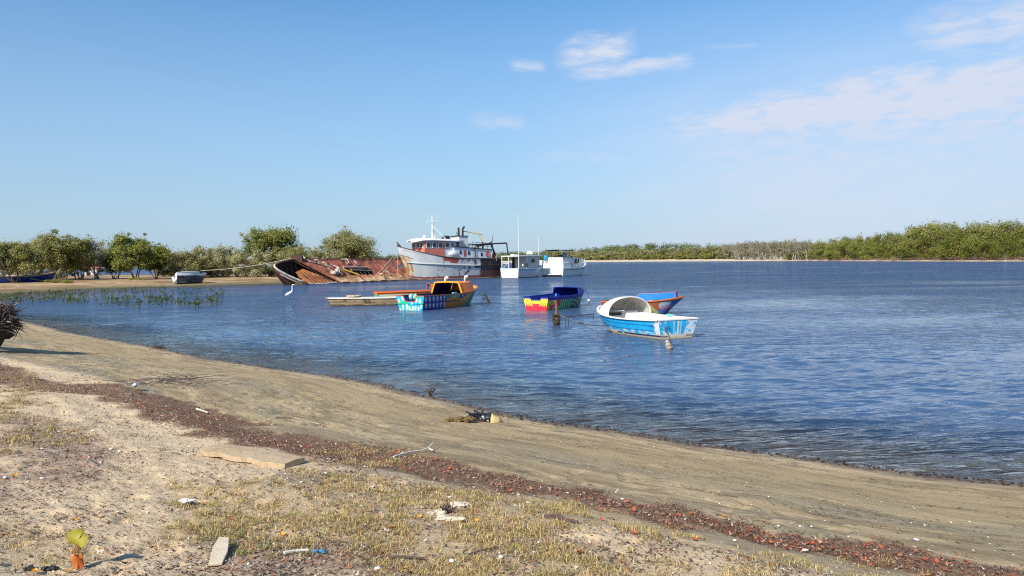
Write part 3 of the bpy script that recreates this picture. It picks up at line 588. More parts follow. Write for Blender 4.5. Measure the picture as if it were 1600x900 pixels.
# ------------------------------------------------------------------ open boats
def sheer_f(zs, zm, zb):
    return lambda u: np.where(u < .42, zm+(zs-zm)*(1-u/.42)**2, zm+(zb-zm)*((u-.42)/.58)**1.9)
class Boat:
    def __init__(s, L, B, zs, zm, zb, st=.8, rake=.6, draft=.18, trk=.08, bot=.66, full=2.3, um=.42, keel_up=.5):
        s.L, s.B, s.st, s.rake, s.draft, s.trk, s.bot, s.full, s.um, s.ku = L, B, st, rake, draft, trk, bot, full, um, keel_up
        s.sheer = sheer_f(zs, zm, zb)
    def hb(s, u):
        u = np.asarray(u, float)
        a = s.st+(1-s.st)*np.sin(np.clip(u/s.um, 0, 1)*math.pi/2)
        b = (1-np.clip((u-s.um)/(1-s.um), 0, 1)**s.full)**.9
        return s.B/2*np.where(u < s.um, a, b)
    def P(s, u, v, side=1):
        u = np.asarray(u, float); v = np.asarray(v, float)
        zsh = s.sheer(u); zk = -s.draft+(s.draft+zsh)*s.ku*np.clip((u-.78)/.22, 0, 1)**2*.5
        x = u*s.L - s.rake*(1-v)*np.clip((u-.45)/.55, 0, 1)**2 - s.trk*v*np.clip(1-u/.15, 0, 1)
        bb = s.bot*(1-.45*u**3)
        y = s.hb(u)*(bb+(1-bb)*v**.85)*side
        return np.stack(np.broadcast_arrays(x, y, zk+(zsh-zk)*v), -1)
    def shell(s, root, colf, inner, outer=None, nu=130, nv=26, th=.035, name='hull'):
        u = np.linspace(0, 1, nu)[:, None]; v = np.linspace(0, 1, nv)[None, :]
        port = s.P(u, v, 1); star = s.P(u, v, -1)[:, ::-1]
        cp = colf(u+0*v, v+0*u, 1); cs = colf(u+0*v, (v+0*u)[:, ::-1], -1)
        m = MB(); m.grid(np.concatenate([star, port], 1), np.concatenate([cs, cp], 1))
        o = m.build(name, [outer or m_paint, inner], root, smooth=False)
        md = o.modifiers.new('thickness', 'SOLIDIFY'); md.thickness = th; md.offset = -1; md.material_offset = 1; md.material_offset_rim = 0
        return o
    def transom(s, root, colf, inner, notch=None, outer=None, label=None):
        ny, nv = 49, 22; yn = np.linspace(-1, 1, ny)[:, None]; v = np.linspace(0, 1, nv)[None, :]
        if notch is not None:
            hw, dp = notch; d = dp*(1-sstep(np.abs(yn), hw-.06, hw+.06)); v = v*(1-d)
        v = v+0*yn
        P0 = s.P(0*v, v, 1); A = P0.copy(); A[..., 1] = P0[..., 1]*yn; A[..., 0] -= .004
        m = MB(); m.grid(A, colf(yn+0*v, v))
        o = m.build('transom', [outer or m_paint, inner], root)
        md = o.modifiers.new('thickness', 'SOLIDIFY'); md.thickness = .05; md.offset = -1; md.material_offset = 1
        return o
    def gunwale(s, root, m_, w=.045, h=.03, notch=None, name='gunwale', stern=True, fwd=1.0, dz=.0):
        m = MB(); us = np.linspace(0, fwd, 40)
        a = [s.P(u, 1., 1)+np.array([0, .01, h*.6+dz]) for u in us]; b = [s.P(u, 1., -1)+np.array([0, -.01, h*.6+dz]) for u in us]
        pts = a + b[::-1] if fwd >= .999 else None
        def strip(p):
            p = np.array(p); t = np.gradient(p, axis=0); nrm = np.stack([-t[:, 1], t[:, 0], 0*t[:, 0]], -1); nrm /= np.linalg.norm(nrm, axis=1)[:, None]+1e-9
            G = np.stack([p+nrm*w*.5+[0,0,-h], p+nrm*w*.5+[0,0,h], p-nrm*w*.5+[0,0,h], p-nrm*w*.5+[0,0,-h], p+nrm*w*.5+[0,0,-h]], 1)
            m.grid(G)
        if pts is not None: strip(pts)
        else: strip(a); strip(b)
        if stern:
            ys = np.linspace(-1, 1, 41); e = []
            for y in ys:
                v = 1.
                if notch: v = 1-notch[1]*(1-float(sstep(np.abs(np.array(y)), notch[0]-.06, notch[0]+.06)))
                q = s.P(0., v, 1); e.append((float(q[0]), float(q[1])*y, float(q[2])+h*.6+dz))
            m.tube(e, h*1.2, 4)
        return m.build(name, m_, root)
    def floor(s, root, m_, z=.12, u0=.02, u1=.9, name='floorboards'):
        us = np.linspace(u0, u1, 24); V = []
        for u in us:
            v = np.clip((z+s.draft)/(s.sheer(u)+s.draft), 0, 1); q = s.P(u, v, 1); V.append([(q[0], q[1]-.02, z), (q[0], 0, z), (q[0], -q[1]+.02, z)])
        m = MB(); m.grid(np.array(V)); return m.build(name, m_, root)
    def thwart(s, root, m_, u, z, w=.22, name='thwart'):
        v = (z+s.draft)/(float(s.sheer(np.array(u)))+s.draft); q = s.P(u, v, 1)
        m = MB(); m.box((q[0], 0, z), (w, 2*q[1]-.05, .035)); return m.build(name, m_, root, bevel=.006)
    def deck(s, root, m_, u0, u1, dz=-.02, name='foredeck', crown=.05):
        us = np.linspace(u0, u1, 16); V = []
        for u in us:
            q = s.P(u, 1., 1); V.append([(q[0], q[1]*k, q[2]+dz+crown*(1-k*k)) for k in np.linspace(1, -1, 9)])
        m = MB(); m.grid(np.array(V)); o = m.build(name, m_, root); md = o.modifiers.new('t', 'SOLIDIFY'); md.thickness = .03; return o
    def cuddy(s, root, m_, inner, u0, u1, hf, wf=.97, tf=.8, arch=False, th=.03, name='cuddy', rnd=.0, n=25, nu=14, zoff=0.):
        us = np.linspace(u0, u1, nu); V = []
        for u in us:
            q = s.P(u, 1., 1); k = (u-u0)/(u1-u0); h = hf(k); row = []
            for t in np.linspace(0, 1, n):
                if arch:
                    an = math.pi*t; row.append((q[0]+.0, q[1]*wf*math.cos(an), q[2]+zoff+h*math.sin(an)**.8))
                else:
                    # three-sided section: wall, roof, wall
                    if t < .3: f = t/.3; y = q[1]*(wf+(tf-wf)*f); z = h*f
                    elif t > .7: f = (1-t)/.3; y = -q[1]*(wf+(tf-wf)*f); z = h*f
                    else: f = (t-.3)/.4*2-1; y = -q[1]*tf*f; z = h*(1+.06*(1-f*f))
                    row.append((q[0], y, q[2]+zoff+z))
            V.append(row)
        m = MB(); m.grid(np.array(V)); o = m.build(name, [m_, inner], root, smooth=arch)
        md = o.modifiers.new('t', 'SOLIDIFY'); md.thickness = th; md.offset = -1; md.material_offset = 1
        return o, [V[0][i] for i in range(n)]
def C(*c): return np.array(c, float)
def fill(u, c): return np.ones(u.shape+(3,))*C(*c)
def setc(A, mask_, c): A[mask_] = c
def place(root, stern, heading_to, z=0., roll=0., pitch=0.):
    dx, dy = heading_to[0]-stern[0], heading_to[1]-stern[1]
    root.location = (stern[0], stern[1], z); root.rotation_euler = (roll, pitch, math.atan2(dy, dx))
m_blue_in = mat('royal_blue_interior', (.018,.035,.28), rough=.5, var=.2, scale=4); m_skyblue = mat('sky_blue_interior', (.02,.20,.62), rough=.45, var=.15, scale=3)
m_orange = mat('orange_paint', (.90,.19,.01), rough=.45, var=.12, scale=4, bump=.15, bscale=12); m_yel_or = mat('amber_paint', (.85,.36,.015), rough=.42, var=.08, scale=4)
m_navy = mat('navy_interior', (.008,.012,.06), rough=.6, var=.2); m_copper = mat('copper_orange_paint', (.46,.135,.04), rough=.5, var=.15, scale=5)
m_cream = mat('cream_worn_paint', (.74,.69,.62), rough=.65, var=.08, scale=6, dirt=(.45,.37,.28), dscale=4, dlo=.6, dhi=.75)
m_greyin = mat('grey_paint_and_shade', (.50,.48,.45), rough=.7, var=.12, scale=5)
m_tan = mat('tan_boards', (.42,.30,.18), rough=.8, var=.2, scale=5, dirt=(.15,.09,.05), dscale=5, dlo=.55, dhi=.7)
m_tur = mat('turquoise_patch', (.16,.62,.72), rough=.5, var=.1)
def text_mesh(root, s, size, loc, rx, rz, m_, name='lettering'):
    cu = bpy.data.curves.new(name, 'FONT'); cu.body = s; cu.size = size; cu.extrude = .004; cu.align_x = 'CENTER'
    ob = bpy.data.objects.new(name+'_src', cu); COL.objects.link(ob)
    me = bpy.data.meshes.new_from_object(ob); bpy.data.objects.remove(ob); me.materials.clear(); me.materials.append(m_)
    o = bpy.data.objects.new(name, me); COL.objects.link(o); o.parent = root; o.matrix_local = Matrix.Translation(loc) @ Matrix.Rotation(rz, 4, 'Z') @ Matrix.Rotation(rx, 4, 'X')
    return o
# --- light blue boat with the white arched shelter (nearest)
r = thing('dinghy', 'light blue and white boat with arched white shelter, nearest of the moored boats', 'boat')
st = (pt(1028,530)+pt(1085,526))/2; bw = pt(950,513); place(r, st[:2], bw[:2])
B = Boat(4.55, 1.95, .60, .56, .80, st=.82, rake=.72, draft=.14, trk=.10, bot=.70, full=2.6)
def f(u, v, side):
    A = fill(u, (.015,.40,.72)); z = v
    n = fbm(u*40, v*9, 4, 1); n2 = fbm(u*22+9, v*5, 4, 2)
    setc(A, (np.abs(z-.74-.02*u) < .022), (.005,.10,.42)); setc(A, (np.abs(z-.52-.03*u) < .02), (.005,.10,.42))
    setc(A, (z < .50) & (u > .78), (.01,.16,.55))
    setc(A, (n > .60) & (z < .52) & (z > .30), (.66,.64,.58)); setc(A, (u < .045+.04*(n-.5)) , (.68,.68,.66))
    setc(A, (z < .36+.10*(n2-.5)), (.60,.55,.40)); setc(A, (z < .33) & (z > .24) & (u < .5) & (n2 > .35), (.01,.012,.10)); setc(A, (z < .25), (.45,.38,.24)); setc(A, (z < .19), (.08,.07,.05))
    setc(A, (z > .965), (.72,.72,.70))
    return A
def ft(y, v):
    A = fill(y, (.015,.42,.75)); n = fbm(y*9, v*12, 4, 3); n2 = fbm(y*3+4, v*3, 3, 5)
    setc(A, (n > .50) & ((np.abs(y) > .62) | (v < .46)), (.70,.70,.68)); setc(A, (y < -.42) & (n > .40), (.70,.72,.72))
    for c in (.22, -.18, -.02):
        setc(A, np.abs(y-c) < .022, (.74,.75,.73))
    setc(A, (v < .36+.12*(n2-.5)), (.66,.60,.44)); setc(A, (v < .33-.16*np.abs(y)*0) & (v > .25) & ((np.abs(y) > .55)) , (.01,.012,.10)); setc(A, v < .24, (.55,.46,.28))
    setc(A, v < .19, (.10,.08,.05)); setc(A, v > .96, (.72,.72,.70))
    return A
B.shell(r, f, m_cream, m_worn); B.transom(r, ft, m_cream, outer=m_worn); B.gunwale(r, m_cream, .07, .022)
B.floor(r, m_cream, .20, .02, .92); B.deck(r, m_cream, .80, .99, -.03, crown=.03)
ar, sec = B.cuddy(r, m_white, m_greyin, .58, .82, lambda k: .64*(1-k**2.4)**.62+.02, arch=True, name='arched_shelter', th=.02, n=31, nu=22)  # white shelter's inner shade is coloured in as a grey lining
ring = MB(); ring.tube([(p[0]-.01, p[1], p[2]) for p in sec], .022, 6); ring.build('shelter_rim', m_white, ar)
q = MB(); q.box((2.0, .05, .46), (.62, .95, .50), taper=.82); eb = q.build('engine_box', m_cream, r, bevel=.04)
q = MB(); q.box((3.05, -.1, .54), (.04, 1.1, .34)); q.build('bulkhead', m_greyin, r); q = MB(); q.box((3.02, .30, .62), (.012, .42, .10)); q.build('locker_opening', m_black, r)
B.thwart(r, m_cream, .12, .44, .30); q = MB(); p_ = B.P(.34, 1., -1); q.box((p_[0], p_[1]+.03, p_[2]+.05), (.32, .10, .05)); q.build('oar_block', m_tur, r, bevel=.01)
text_mesh(r, 'P S .', .17, (-.115, .42, .30), rad(90), rad(-90), m_black)
p_ = B.P(.915, .70, 1); text_mesh(r, 'N L', .20, (float(p_[0])-.02, float(p_[1])+.03, float(p_[2])-.02), rad(84), rad(180-38), m_black)
# --- cabin boat painted in many colours
r = thing('cabin_boat', 'wooden cabin boat with amber framed dark cabin and white oval spots on its transom', 'boat')
st = (pt(621,485)+pt(663.6,484.6))/2; place(r, st[:2], (st[0]+2.45, st[1]+4.75))
CB = Boat(6.95, 2.12, .76, .74, 1.06, st=.86, rake=.95, draft=.16, trk=.10, bot=.74, full=2.9, um=.45)
def f(u, v, side):
    u = np.clip(u*1.24, 0, 1.05); A = fill(u, (.012,.045,.26)); n = fbm(u*30, v*5, 3, 2)
    for r_, vc in enumerate((.82, .42)):
        for k in range(7):
            uc = .03+.058*k+.02*r_; e = ((u-uc+.03*(v-vc))/.013)**2+((v-vc)/.15)**2; setc(A, e < 1, (.72,.70,.74)); setc(A, (e < .35), (.62,.38,.35))
    setc(A, (v > .78) & (u > .34) & (u < .62), (.02,.17,.22))
    m1 = (u > .36+.05*(v-.5)+.05*(n-.5)) & (u < .80) & (v < .80-.12*np.cos(u*20)); setc(A, m1, (.62,.17,.03))
    setc(A, m1 & (np.sin(u*190+np.sin(v*16)*1.6) > .15) & (v < .70), (.38,.26,.05)); setc(A, m1 & (np.abs(v-.58) < .03), (.20,.04,.02))
    setc(A, (v > .72) & (u > .44) & (u < .60) & (np.sin(u*240) > .2), (.45,.52,.16))
    setc(A, (u > .60+.30*(v-.35)) & (v > .5) , (.72,.23,.03)); setc(A, (u > .62) & (v > .5) & (np.sin((u+v*.22)*75) > .55) & (u < .80), (.75,.34,.03))
    g_ = u > .70+.17*v; setc(A, g_, (.05,.33,.17)); setc(A, g_ & (fbm(u*16, v*3, 3, 6) > .56), (.02,.16,.17)); setc(A, g_ & (np.sin(u*70+v*9) > .8), (.10,.34,.18))
    setc(A, (np.abs(v-.60) < .016) & (u < .62), (.02,.02,.03)); setc(A, v < .20, (.03,.05,.03)); setc(A, v > .965, (.62,.30,.18))
    return A
def ft(y, v):
    A = fill(y, (.01,.42,.74)); setc(A, fbm(y*2.2+3, v*3.4, 3, 4) > .46, (.02,.50,.27))
    for (a, b_) in [(-.84,.72),(-.55,.88),(-.62,.38),(-.30,.40),(-.93,.15),(-.72,.10),(-.10,.30),(.12,.62),(.22,.30),(.48,.75),(.42,.30),(.74,.72),(.66,.26),(.88,.42),(-.38,.12),(.02,.12)]:
        e = ((-y-a-.10*(v-b_))/.075)**2+((v-b_)/.135)**2; setc(A, e < 1, (.78,.76,.74)); setc(A, (e < .25), (.70,.52,.45))
    setc(A, np.abs(v-.52) < .016, (.02,.06,.06)); setc(A, v > .96, (.68,.38,.22)); setc(A, v < .18, (.02,.2,.2))
    return A
nt_ = (.42, .34)
CB.shell(r, f, m_navy); CB.transom(r, ft, m_navy, notch=nt_); CB.gunwale(r, m_copper, .05, .022, notch=nt_); CB.floor(r, m_navy, .22)
cz, sec = CB.cuddy(r, m_orange, m_navy, .52, .76, lambda k: .62*(1-.16*k), wf=.97, tf=.76, name='cabin')
fr = MB(); fr.tube([(p[0]-.02, p[1], p[2]) for p in sec], .058, 4); fr.build('cabin_frame', m_yel_or, cz)
q = MB(); u_ = .76; q_ = CB.P(u_, 1., 1); q.box((q_[0], 0, q_[2]+.22), (.04, q_[1]*1.7, .46), taper=.8); q.build('front_panel', m_orange, cz)
CB.deck(r, m_yel_or, .76, .985, .0); q = MB(); q.box((5.8, 0, 1.02), (.30, .34, .10)); q.build('deck_hatch', m_orange, r, bevel=.02)
for u_, y_, h_ in ((.58, .38, .34), (.71, -.42, .32)):
    q_ = CB.P(u_, 1., 1); z0 = float(q_[2])+.52; q = MB(); x0 = float(q_[0])
    q.tube([(x0, y_, z0), (x0, y_, z0+h_*.7), (x0, y_-.03, z0+h_), (x0, y_-.12, z0+h_*1.05), (x0, y_-.19, z0+h_*.92)], [.055, .055, .07, .095, .105], 12); q.build('vent_pipe', m_white, cz, smooth=True)
q = MB(); q.box((3.15, -.80, .80), (.42, .10, .07)); q.build('white_box', m_tur, r, bevel=.01)
m_scallop = mat('scallop_paint', attr=True, rough=.5, var=.1)
q = MB()
for i_, y_ in enumerate((.22, -.06)):
    q.blob((.32, y_+.0, .70), (.10, .13, .17), 10, 7, .12, (.25,.50,.42), i_)
q.build('netting_bundle', m_scallop, r)
# scallop painted inner side panel
us = np.linspace(.06, .52, 60)[:, None]; vs = np.linspace(.55, .97, 16)[None, :]; A_ = CB.P(us, vs, 1); A_[..., 1] -= .045
cc = fill(us+0*vs, (.02,.05,.28)); ph = ((us*2.2*6) % 1)-.5; setc(cc, (ph**2*3+((vs-.55)/.42)**2*1.0 < .45)+0*vs > 0, (.12,.32,.66))
q = MB(); q.grid(A_, cc); q.build('side_lining', m_scallop, r)
# --- blue boat with red and yellow transom
r = thing('dinghy', 'royal blue topped boat whose transom is painted red with yellow rays', 'boat')
st = (pt(819,484.8)+pt(857,485))/2; place(r, st[:2], (st[0]+2.55, st[1]+3.95))
BB = Boat(5.1, 1.76, .66, .66, .90, st=.84, rake=.42, draft=.15, trk=.05, bot=.76, full=2.7, um=.45, keel_up=.3)
def f(u, v, side):
    A = fill(u, (.07,.38,.12)); n = fbm(u*25, v*5, 3, 1)
    setc(A, u < .12, (.85,.66,.06)); setc(A, (u < .12) & (np.sin((v-u*3)*34) > .45), (.02,.02,.03)); setc(A, (u > .05+.16*(1-v)*0) & (v < .62-3*(u-.08)) & (u < .26) & (v < .55), (.62,.04,.05))
    setc(A, (u > .12) & (u < .24) & (v > .42), (.60,.05,.05)); setc(A, (u > .10) & (u < .22) & (v < .42), (.33,.30,.28))
    setc(A, (u > .24) & (u < .46) & (np.sin(u*150) > .3), (.02,.14,.10)); setc(A, (u > .24) & (u < .44) & (np.sin(u*150) < -.8), (.25,.62,.30))
    d = np.sqrt(((u-.46)/.30)**2+((v-.05)/.82)**2); a_ = (u > .46) & (d < 1); setc(A, a_, (.01,.025,.06)); setc(A, a_ & (np.abs(d-.80) < .06), (.15,.42,.14)); setc(A, a_ & (np.abs(d-.50) < .05), (.15,.42,.14))
    setc(A, (u > .77), (.20,.48,.18)); setc(A, (u > .77) & (n > .55), (.13,.36,.14)); setc(A, v > .83, (.012,.022,.28)); setc(A, v < .2, (.03,.09,.04))
    return A
def ft(y, v):
    A = fill(y, (.72,.03,.06)); vv = (v-.18)/.8
    edge = .50+.06*np.sin(np.abs(y)*9)-.12*(1-np.abs(y))*0
    setc(A, vv > edge, (.90,.72,.05)); 
    for k in range(4):
        c = .28+.19*k+.30*(vv-.5)**1*(.6) ; setc(A, (np.abs(np.abs(y)-c) < .035*(1.3-vv)) & (vv > .42) & (vv < .92), (.72,.03,.06))
        c2 = c+.095; setc(A, (np.abs(np.abs(y)-c2) < .040) & (vv > .34) & (vv < .6), (.90,.72,.05))
    setc(A, v > .94, (.012,.022,.28)); setc(A, v < .16, (.35,.02,.03))
    return A
nb = (.42, .17)
BB.shell(r, f, m_blue_in); BB.transom(r, ft, m_blue_in, notch=nb); BB.gunwale(r, m_blue_in, .06, .028, notch=nb); BB.floor(r, m_navy, .16)
cz, sec = BB.cuddy(r, m_blue_in, m_blue_in, .63, .95, lambda k: .36*(1-k**1.3)+.02, wf=.98, tf=.90, name='cuddy', th=.03)
fr = MB(); fr.tube([(p[0]-.015, p[1], p[2]) for p in sec], .028, 4); fr.build('cuddy_frame', m_blue_in, cz)
BB.thwart(r, m_orange, .10, .46, .30, 'stern_seat'); BB.thwart(r, m_skyblue, .60, .42, .2); q = MB(); q.box((2.9, .35, .40), (.6, .08, .5), ry=.4); q.build('sloping_board', m_skyblue, r)
q = MB(); q.tube([(4.95, 0, .88), (5.08, 0, 1.0), (5.12, .03, 1.02)], .022, 6); q.build('bow_cleat', m_blue_in, r)
# --- orange boat with sky blue inside, behind the nearest one
r = thing('dinghy', 'orange railed boat with bright blue interior, half hidden behind the light blue boat', 'boat')
st = pt(947,488.8); place(r, (st[0], st[1]), pt(1038,490.2)[:2])
OB = Boat(3.75, 1.75, .56, .58, .80, st=.80, rake=.80, draft=.15, trk=.05, bot=.66, full=2.7, um=.42)
def f(u, v, side):
    u = u-.10; A = fill(u, (.40,.11,.05)); n = fbm(u*30, v*6, 3, 3)
    setc(A, u < .2, (.28,.07,.04)); lg = (u > .60+.05*v) & (u < .86) & (v < .98); setc(A, (u > .62) & (v < .45), (.06,.16,.42)); 
    setc(A, ((u-.73)/.10)**2+((v-.72)/.24)**2 < 1, (.40,.46,.56)); setc(A, (u > .78), (.05,.13,.36)); setc(A, (u > .88) & (n > .5), (.10,.22,.50))
    setc(A, (np.abs(u-.44-.26*(.95-v)) < .030) & (v < .92), (.38,.42,.10)); setc(A, (np.abs(u-.44-.26*(.95-v)-.03) < .010) & (np.sin(v*70) > 0), (.48,.50,.2))
    setc(A, (np.abs(v-.52) < .13) & (u > .66) & (u < .86) & (np.sin(u*230+np.sin(v*30)) > .1), (.33,.05,.09)); setc(A, (np.abs(v-.56) < .10) & (u > .66) & (u < .84) & (np.sin(u*230) < -.75), (.55,.50,.55))
    setc(A, v > .90, (.50,.15,.04)); setc(A, v < .22, (.10,.10,.12))
    return A
def ft(y, v):
    A = fill(y, (.22,.015,.09)); setc(A, v > .62+.12*np.sin(y*5), (.85,.55,.03)); setc(A, v > .90, (.72,.22,.03)); setc(A, v < .2, (.1,.02,.05)); return A
OB.shell(r, f, m_skyblue); OB.transom(r, ft, m_skyblue); OB.gunwale(r, m_copper, .055, .03); OB.floor(r, m_tan, .18); OB.thwart(r, m_tan, .5, .40, .3)
us = np.linspace(.30, .90, 20); wl = MB(); V = []
for side in (1,):
    for u_ in us:
        k = (u_-.30)/.60; q_ = OB.P(u_, 1., side); h_ = .34*min(1, k*6)*(1-.15*k); V.append([(q_[0], q_[1]*.95, q_[2]), (q_[0]-.02, q_[1]*.95+.0, q_[2]+h_)])
wl.grid(np.array(V)); q_ = V[-1]; ox = wl.build('side_screen', m_skyblue, r); md = ox.modifiers.new('t', 'SOLIDIFY'); md.thickness = .025
q = MB(); q.tube([V[i_][1] for i_ in range(20)]+[(V[-1][1][0]+.02, -V[-1][1][1]*1.0, V[-1][1][2]), (V[-1][0][0]+.02, -V[-1][0][1], V[-1][0][2])], .026, 4); q.tube([V[0][0], V[0][1]], .03, 4); q.build('screen_frame', m_copper, ox)
q = MB(); b0 = V[-1]; q.add([(b0[0][0], b0[0][1], b0[0][2]), (b0[0][0], -b0[0][1], b0[0][2]), (b0[1][0], -b0[1][1], b0[1][2]), (b0[1][0], b0[1][1], b0[1][2])], [(0,1,2,3)]); o2 = q.build('front_screen', m_skyblue, ox); md = o2.modifiers.new('t', 'SOLIDIFY'); md.thickness = .025
OB.deck(r, m_orange, .88, .99, 0.)
q = MB()
for k in range(9): q.blob((1.9+random.uniform(-.5,.9), random.uniform(-.4,.4), .42+random.uniform(-.05,.12)), (.16,.14,.10), 8, 5, .25, (.05,.045,.04) if k % 3 else (.5,.48,.42), k)
q.build('heap_of_gear', m_scallop, r)
# --- long orange boat behind the canoe
r = thing('long_boat', 'long low boat with orange rails and a little orange box cabin, behind the weathered canoe', 'boat')
LBt = Boat(6.6, 1.45, .50, .52, .86, st=.70, rake=.6, draft=.12, trk=.03, bot=.72, full=2.6)
place(r, pt(588,468.5)[:2], pt(706,464.5)[:2])
def f(u, v, side):
    A = fill(u, (.55,.15,.03)); setc(A, (v < .75) & (u < .14), (.05,.42,.20)); setc(A, (v > .62) & (v < .80) & (u > .02) & (u < .4), (.70,.68,.52)); setc(A, (v < .6) & (u > .14), (.30,.10,.05)); setc(A, v > .86, (.62,.20,.03)); setc(A, v < .25, (.06,.05,.04)); return A
LBt.shell(r, f, m_blue_in); LBt.transom(r, lambda y, v: f(0*y+.01, v, 1), m_blue_in); LBt.gunwale(r, m_orange, .06, .03); LBt.floor(r, m_blue_in, .15); LBt.thwart(r, m_orange, .30, .40); LBt.thwart(r, m_orange, .5, .42)
q = MB(); bx0 = 3.75
G = []
for x_, h_ in ((bx0, .52), (bx0+1.25, .40)):
    G.append([(x_, .42, .50), (x_, .40, .50+h_), (x_, -.40, .50+h_), (x_, -.42, .50)])
q.grid(np.array(G)); q.add([(bx0+1.25,.42,.5),(bx0+1.25,.40,.9),(bx0+1.25,-.40,.9),(bx0+1.25,-.42,.5)], [(0,1,2,3)]); kb = q.build('box_cabin', [m_orange, m_skyblue], r); md = kb.modifiers.new('t', 'SOLIDIFY'); md.thickness = .03; md.offset = -1; md.material_offset = 1
q = MB(); q.tube([(bx0-.01, .42, .5), (bx0-.01, .41, 1.02), (bx0-.01, -.41, 1.02), (bx0-.01, -.42, .5)], .035, 4); q.build('cabin_frame', m_copper, kb)
# --- weathered canoe
r = thing('canoe', 'long weathered grey brown wooden canoe with a pale rail, empty on the water', 'boat')
KN = Boat(6.5, 1.05, .46, .43, .50, st=.55, rake=.12, draft=.10, trk=.22, bot=.80, full=3.0)
a_, b_ = pt(519,478), pt(668,474.8); place(r, a_[:2], b_[:2])
def f(u, v, side):
    n = fbm(u*26, v*3, 4, 1)[..., None]; A = C(.20,.145,.075)*(1-n)+C(.42,.33,.20)*n; n2 = fbm(u*9, v*6, 3, 2); setc(A, n2 > .60, (.17,.08,.035)); setc(A, (v > .86), (.10,.075,.05)); setc(A, v < .27, (.035,.028,.02)); setc(A, (np.abs(v-.55) < .02), (.13,.09,.05)); return A*1.0
KN.shell(r, f, m_tan, m_worn); KN.transom(r, lambda y, v: f(0*y+.01, v, 1), m_tan, outer=m_worn); KN.gunwale(r, m_cream, .06, .028); KN.floor(r, m_tan, .14); KN.thwart(r, m_cream, .2, .46, .5); KN.thwart(r, m_tan, .55, .40)
q = MB(); q.tube([(-.2, .06, .46), (-.34, .10, .50), (-.38, .0, .40)], .04, 6); q.tube([(-.34, .08, .46), (-.30, .1, .2), (-.38, .1, -.1)], .014, 5); q.build('stern_block', m_wood, r)
q = MB(); [q.blob((1.05+.25*k, .1*(-1)**k, .56), (.22,.16,.07), 9, 5, .25, (.45,.36,.25), k) for k in range(3)]; q.build('rope_coil', m_scallop, r)
text_mesh(r, 'H 2', .26, (.85+1.2, -.56, .235), rad(82), 0, m_black).hide_render = False
# --- posts, floats, ropes among the boats
def rope(name, label, a, b, sag, rad_=.015, n=18, m_=None, cat='rope'):
    a, b = np.array(a, float), np.array(b, float); pts = [tuple(a+(b-a)*t+np.array([0, 0, -sag*4*t*(1-t)])) for t in np.linspace(0, 1, n)]
    q = MB(); q.tube(pts, rad_, 5); o = q.build(name, m_ or m_rope); return tag(o, label, cat)
m_growth = mat('wet_growth', (.05,.038,.022), rough=.8, var=.4, scale=12, bump=.8, bscale=25); m_postw = mat('post_wood', (.22,.10,.055), rough=.85, var=.3, scale=8, dirt=(.07,.04,.03), dscale=6, dlo=.5, dhi=.65)
r = thing('mooring_post', 'weathered brown post standing in the water beside the red and yellow transom', 'post'); pp = pt(869,507); r.location = pp
q = MB(); q.tube([(0,0,-.6), (.01,0,.2), (.02,0,.6), (-.01,.0,.98)], [.08,.07,.06,.055], 8); q.build('shaft', m_postw, r)
q = MB(); rr = random.Random(3)
for k in range(34): 
    an = rr.uniform(0, 6.28); z_ = rr.uniform(-.05, .42); q.blob((math.cos(an)*.11, math.sin(an)*.11, z_), (rr.uniform(.03,.08)*(1.3-z_),)*3, 7, 5, .3, None, k)
q.build('weed_growth', m_growth, r)
rope('mooring_rope', 'pale rope slanting from the wooden post to the water', pp+C(.08,-.02,.42), pt(905,504), .03, .02)
rope('mooring_rope', 'dark waterlogged rope from the post towards the light blue bow', pt(874,495.5), pt(926,490.6,.05)*1.0, .02, .022, m_=m_growth)
rope('mooring_rope', 'dark rope trailing on the water to the light blue boat bow', pt(905,504,.02), pt(950,509,.25), .05, .018, m_=m_growth)
for k, (a, h) in enumerate((((884,507), .28), ((888,507), .24), ((927,497), .22))):
    q = MB(); q.tube([(0,0,-.3), (0.0,0,h*.5), (.02,.0,h)], [.02,.018,.014], 5); o = q.build('stake', m_growth); o.location = pt(*a)
    tag(o, ['thin dark stake in the water, left one of the pair under the pale rope', 'thin dark stake in the water, right one of the pair under the pale rope', 'thin dark stake at the end of the waterlogged rope before the light blue bow'][k], 'stake')
r = thing('mooring_buoy', 'small pinkish white float under the transom of the light blue boat', 'buoy'); r.location = pt(1044,544); r.scale = (.8,.8,.8)
q = MB(); q.blob((0,0,.10), (.12,.10,.13), 10, 8, .22, (.36,.30,.23), 4); q.blob((-.03,0,.23), (.075,.07,.08), 9, 6, .25, (.42,.34,.27), 5); q.blob((.04,-.04,.02), (.14,.10,.06), 9, 6, .2, (.30,.20,.14), 6); q.build('float', m_scallop, r, smooth=True)
q = MB(); q.tube([(.10,0,-.1), (.11,.02,.25), (.06,.25,.50), (.0,.6,.62)], .018, 5); q.build('line', m_growth, r)
r = thing('mooring_buoy', 'small white float hanging by the bow of the royal blue boat', 'buoy'); r.location = pt(920,472)
q = MB(); q.blob((0,0,.10), (.09,.09,.10), 9, 6, .12, (.66,.62,.52), 4); q.build('float', m_scallop, r, smooth=True); q = MB(); q.tube([(0,0,.15), (-.06,0,.5), (-.20,0,.95)], .012, 5); q.build('line', m_growth, r)
r = thing('driftwood_post', 'leaning dark stump poking from the water off the orange cabin boat bow', 'stump'); r.location = pt(764,474)
q = MB(); q.tube([(.05,0,-.3), (.0,0,.05), (-.14,0,.34), (-.26,0,.60), (-.22,0,.66)], [.07,.075,.07,.06,.04], 7); q.build('log', m_growth, r); q = MB(); q.tube([(-.12,0,.36), (-.36,0,.30), (-.36,.1,.40)], [.05,.05,.02], 6); q.build('broken_limb', m_wood, r)
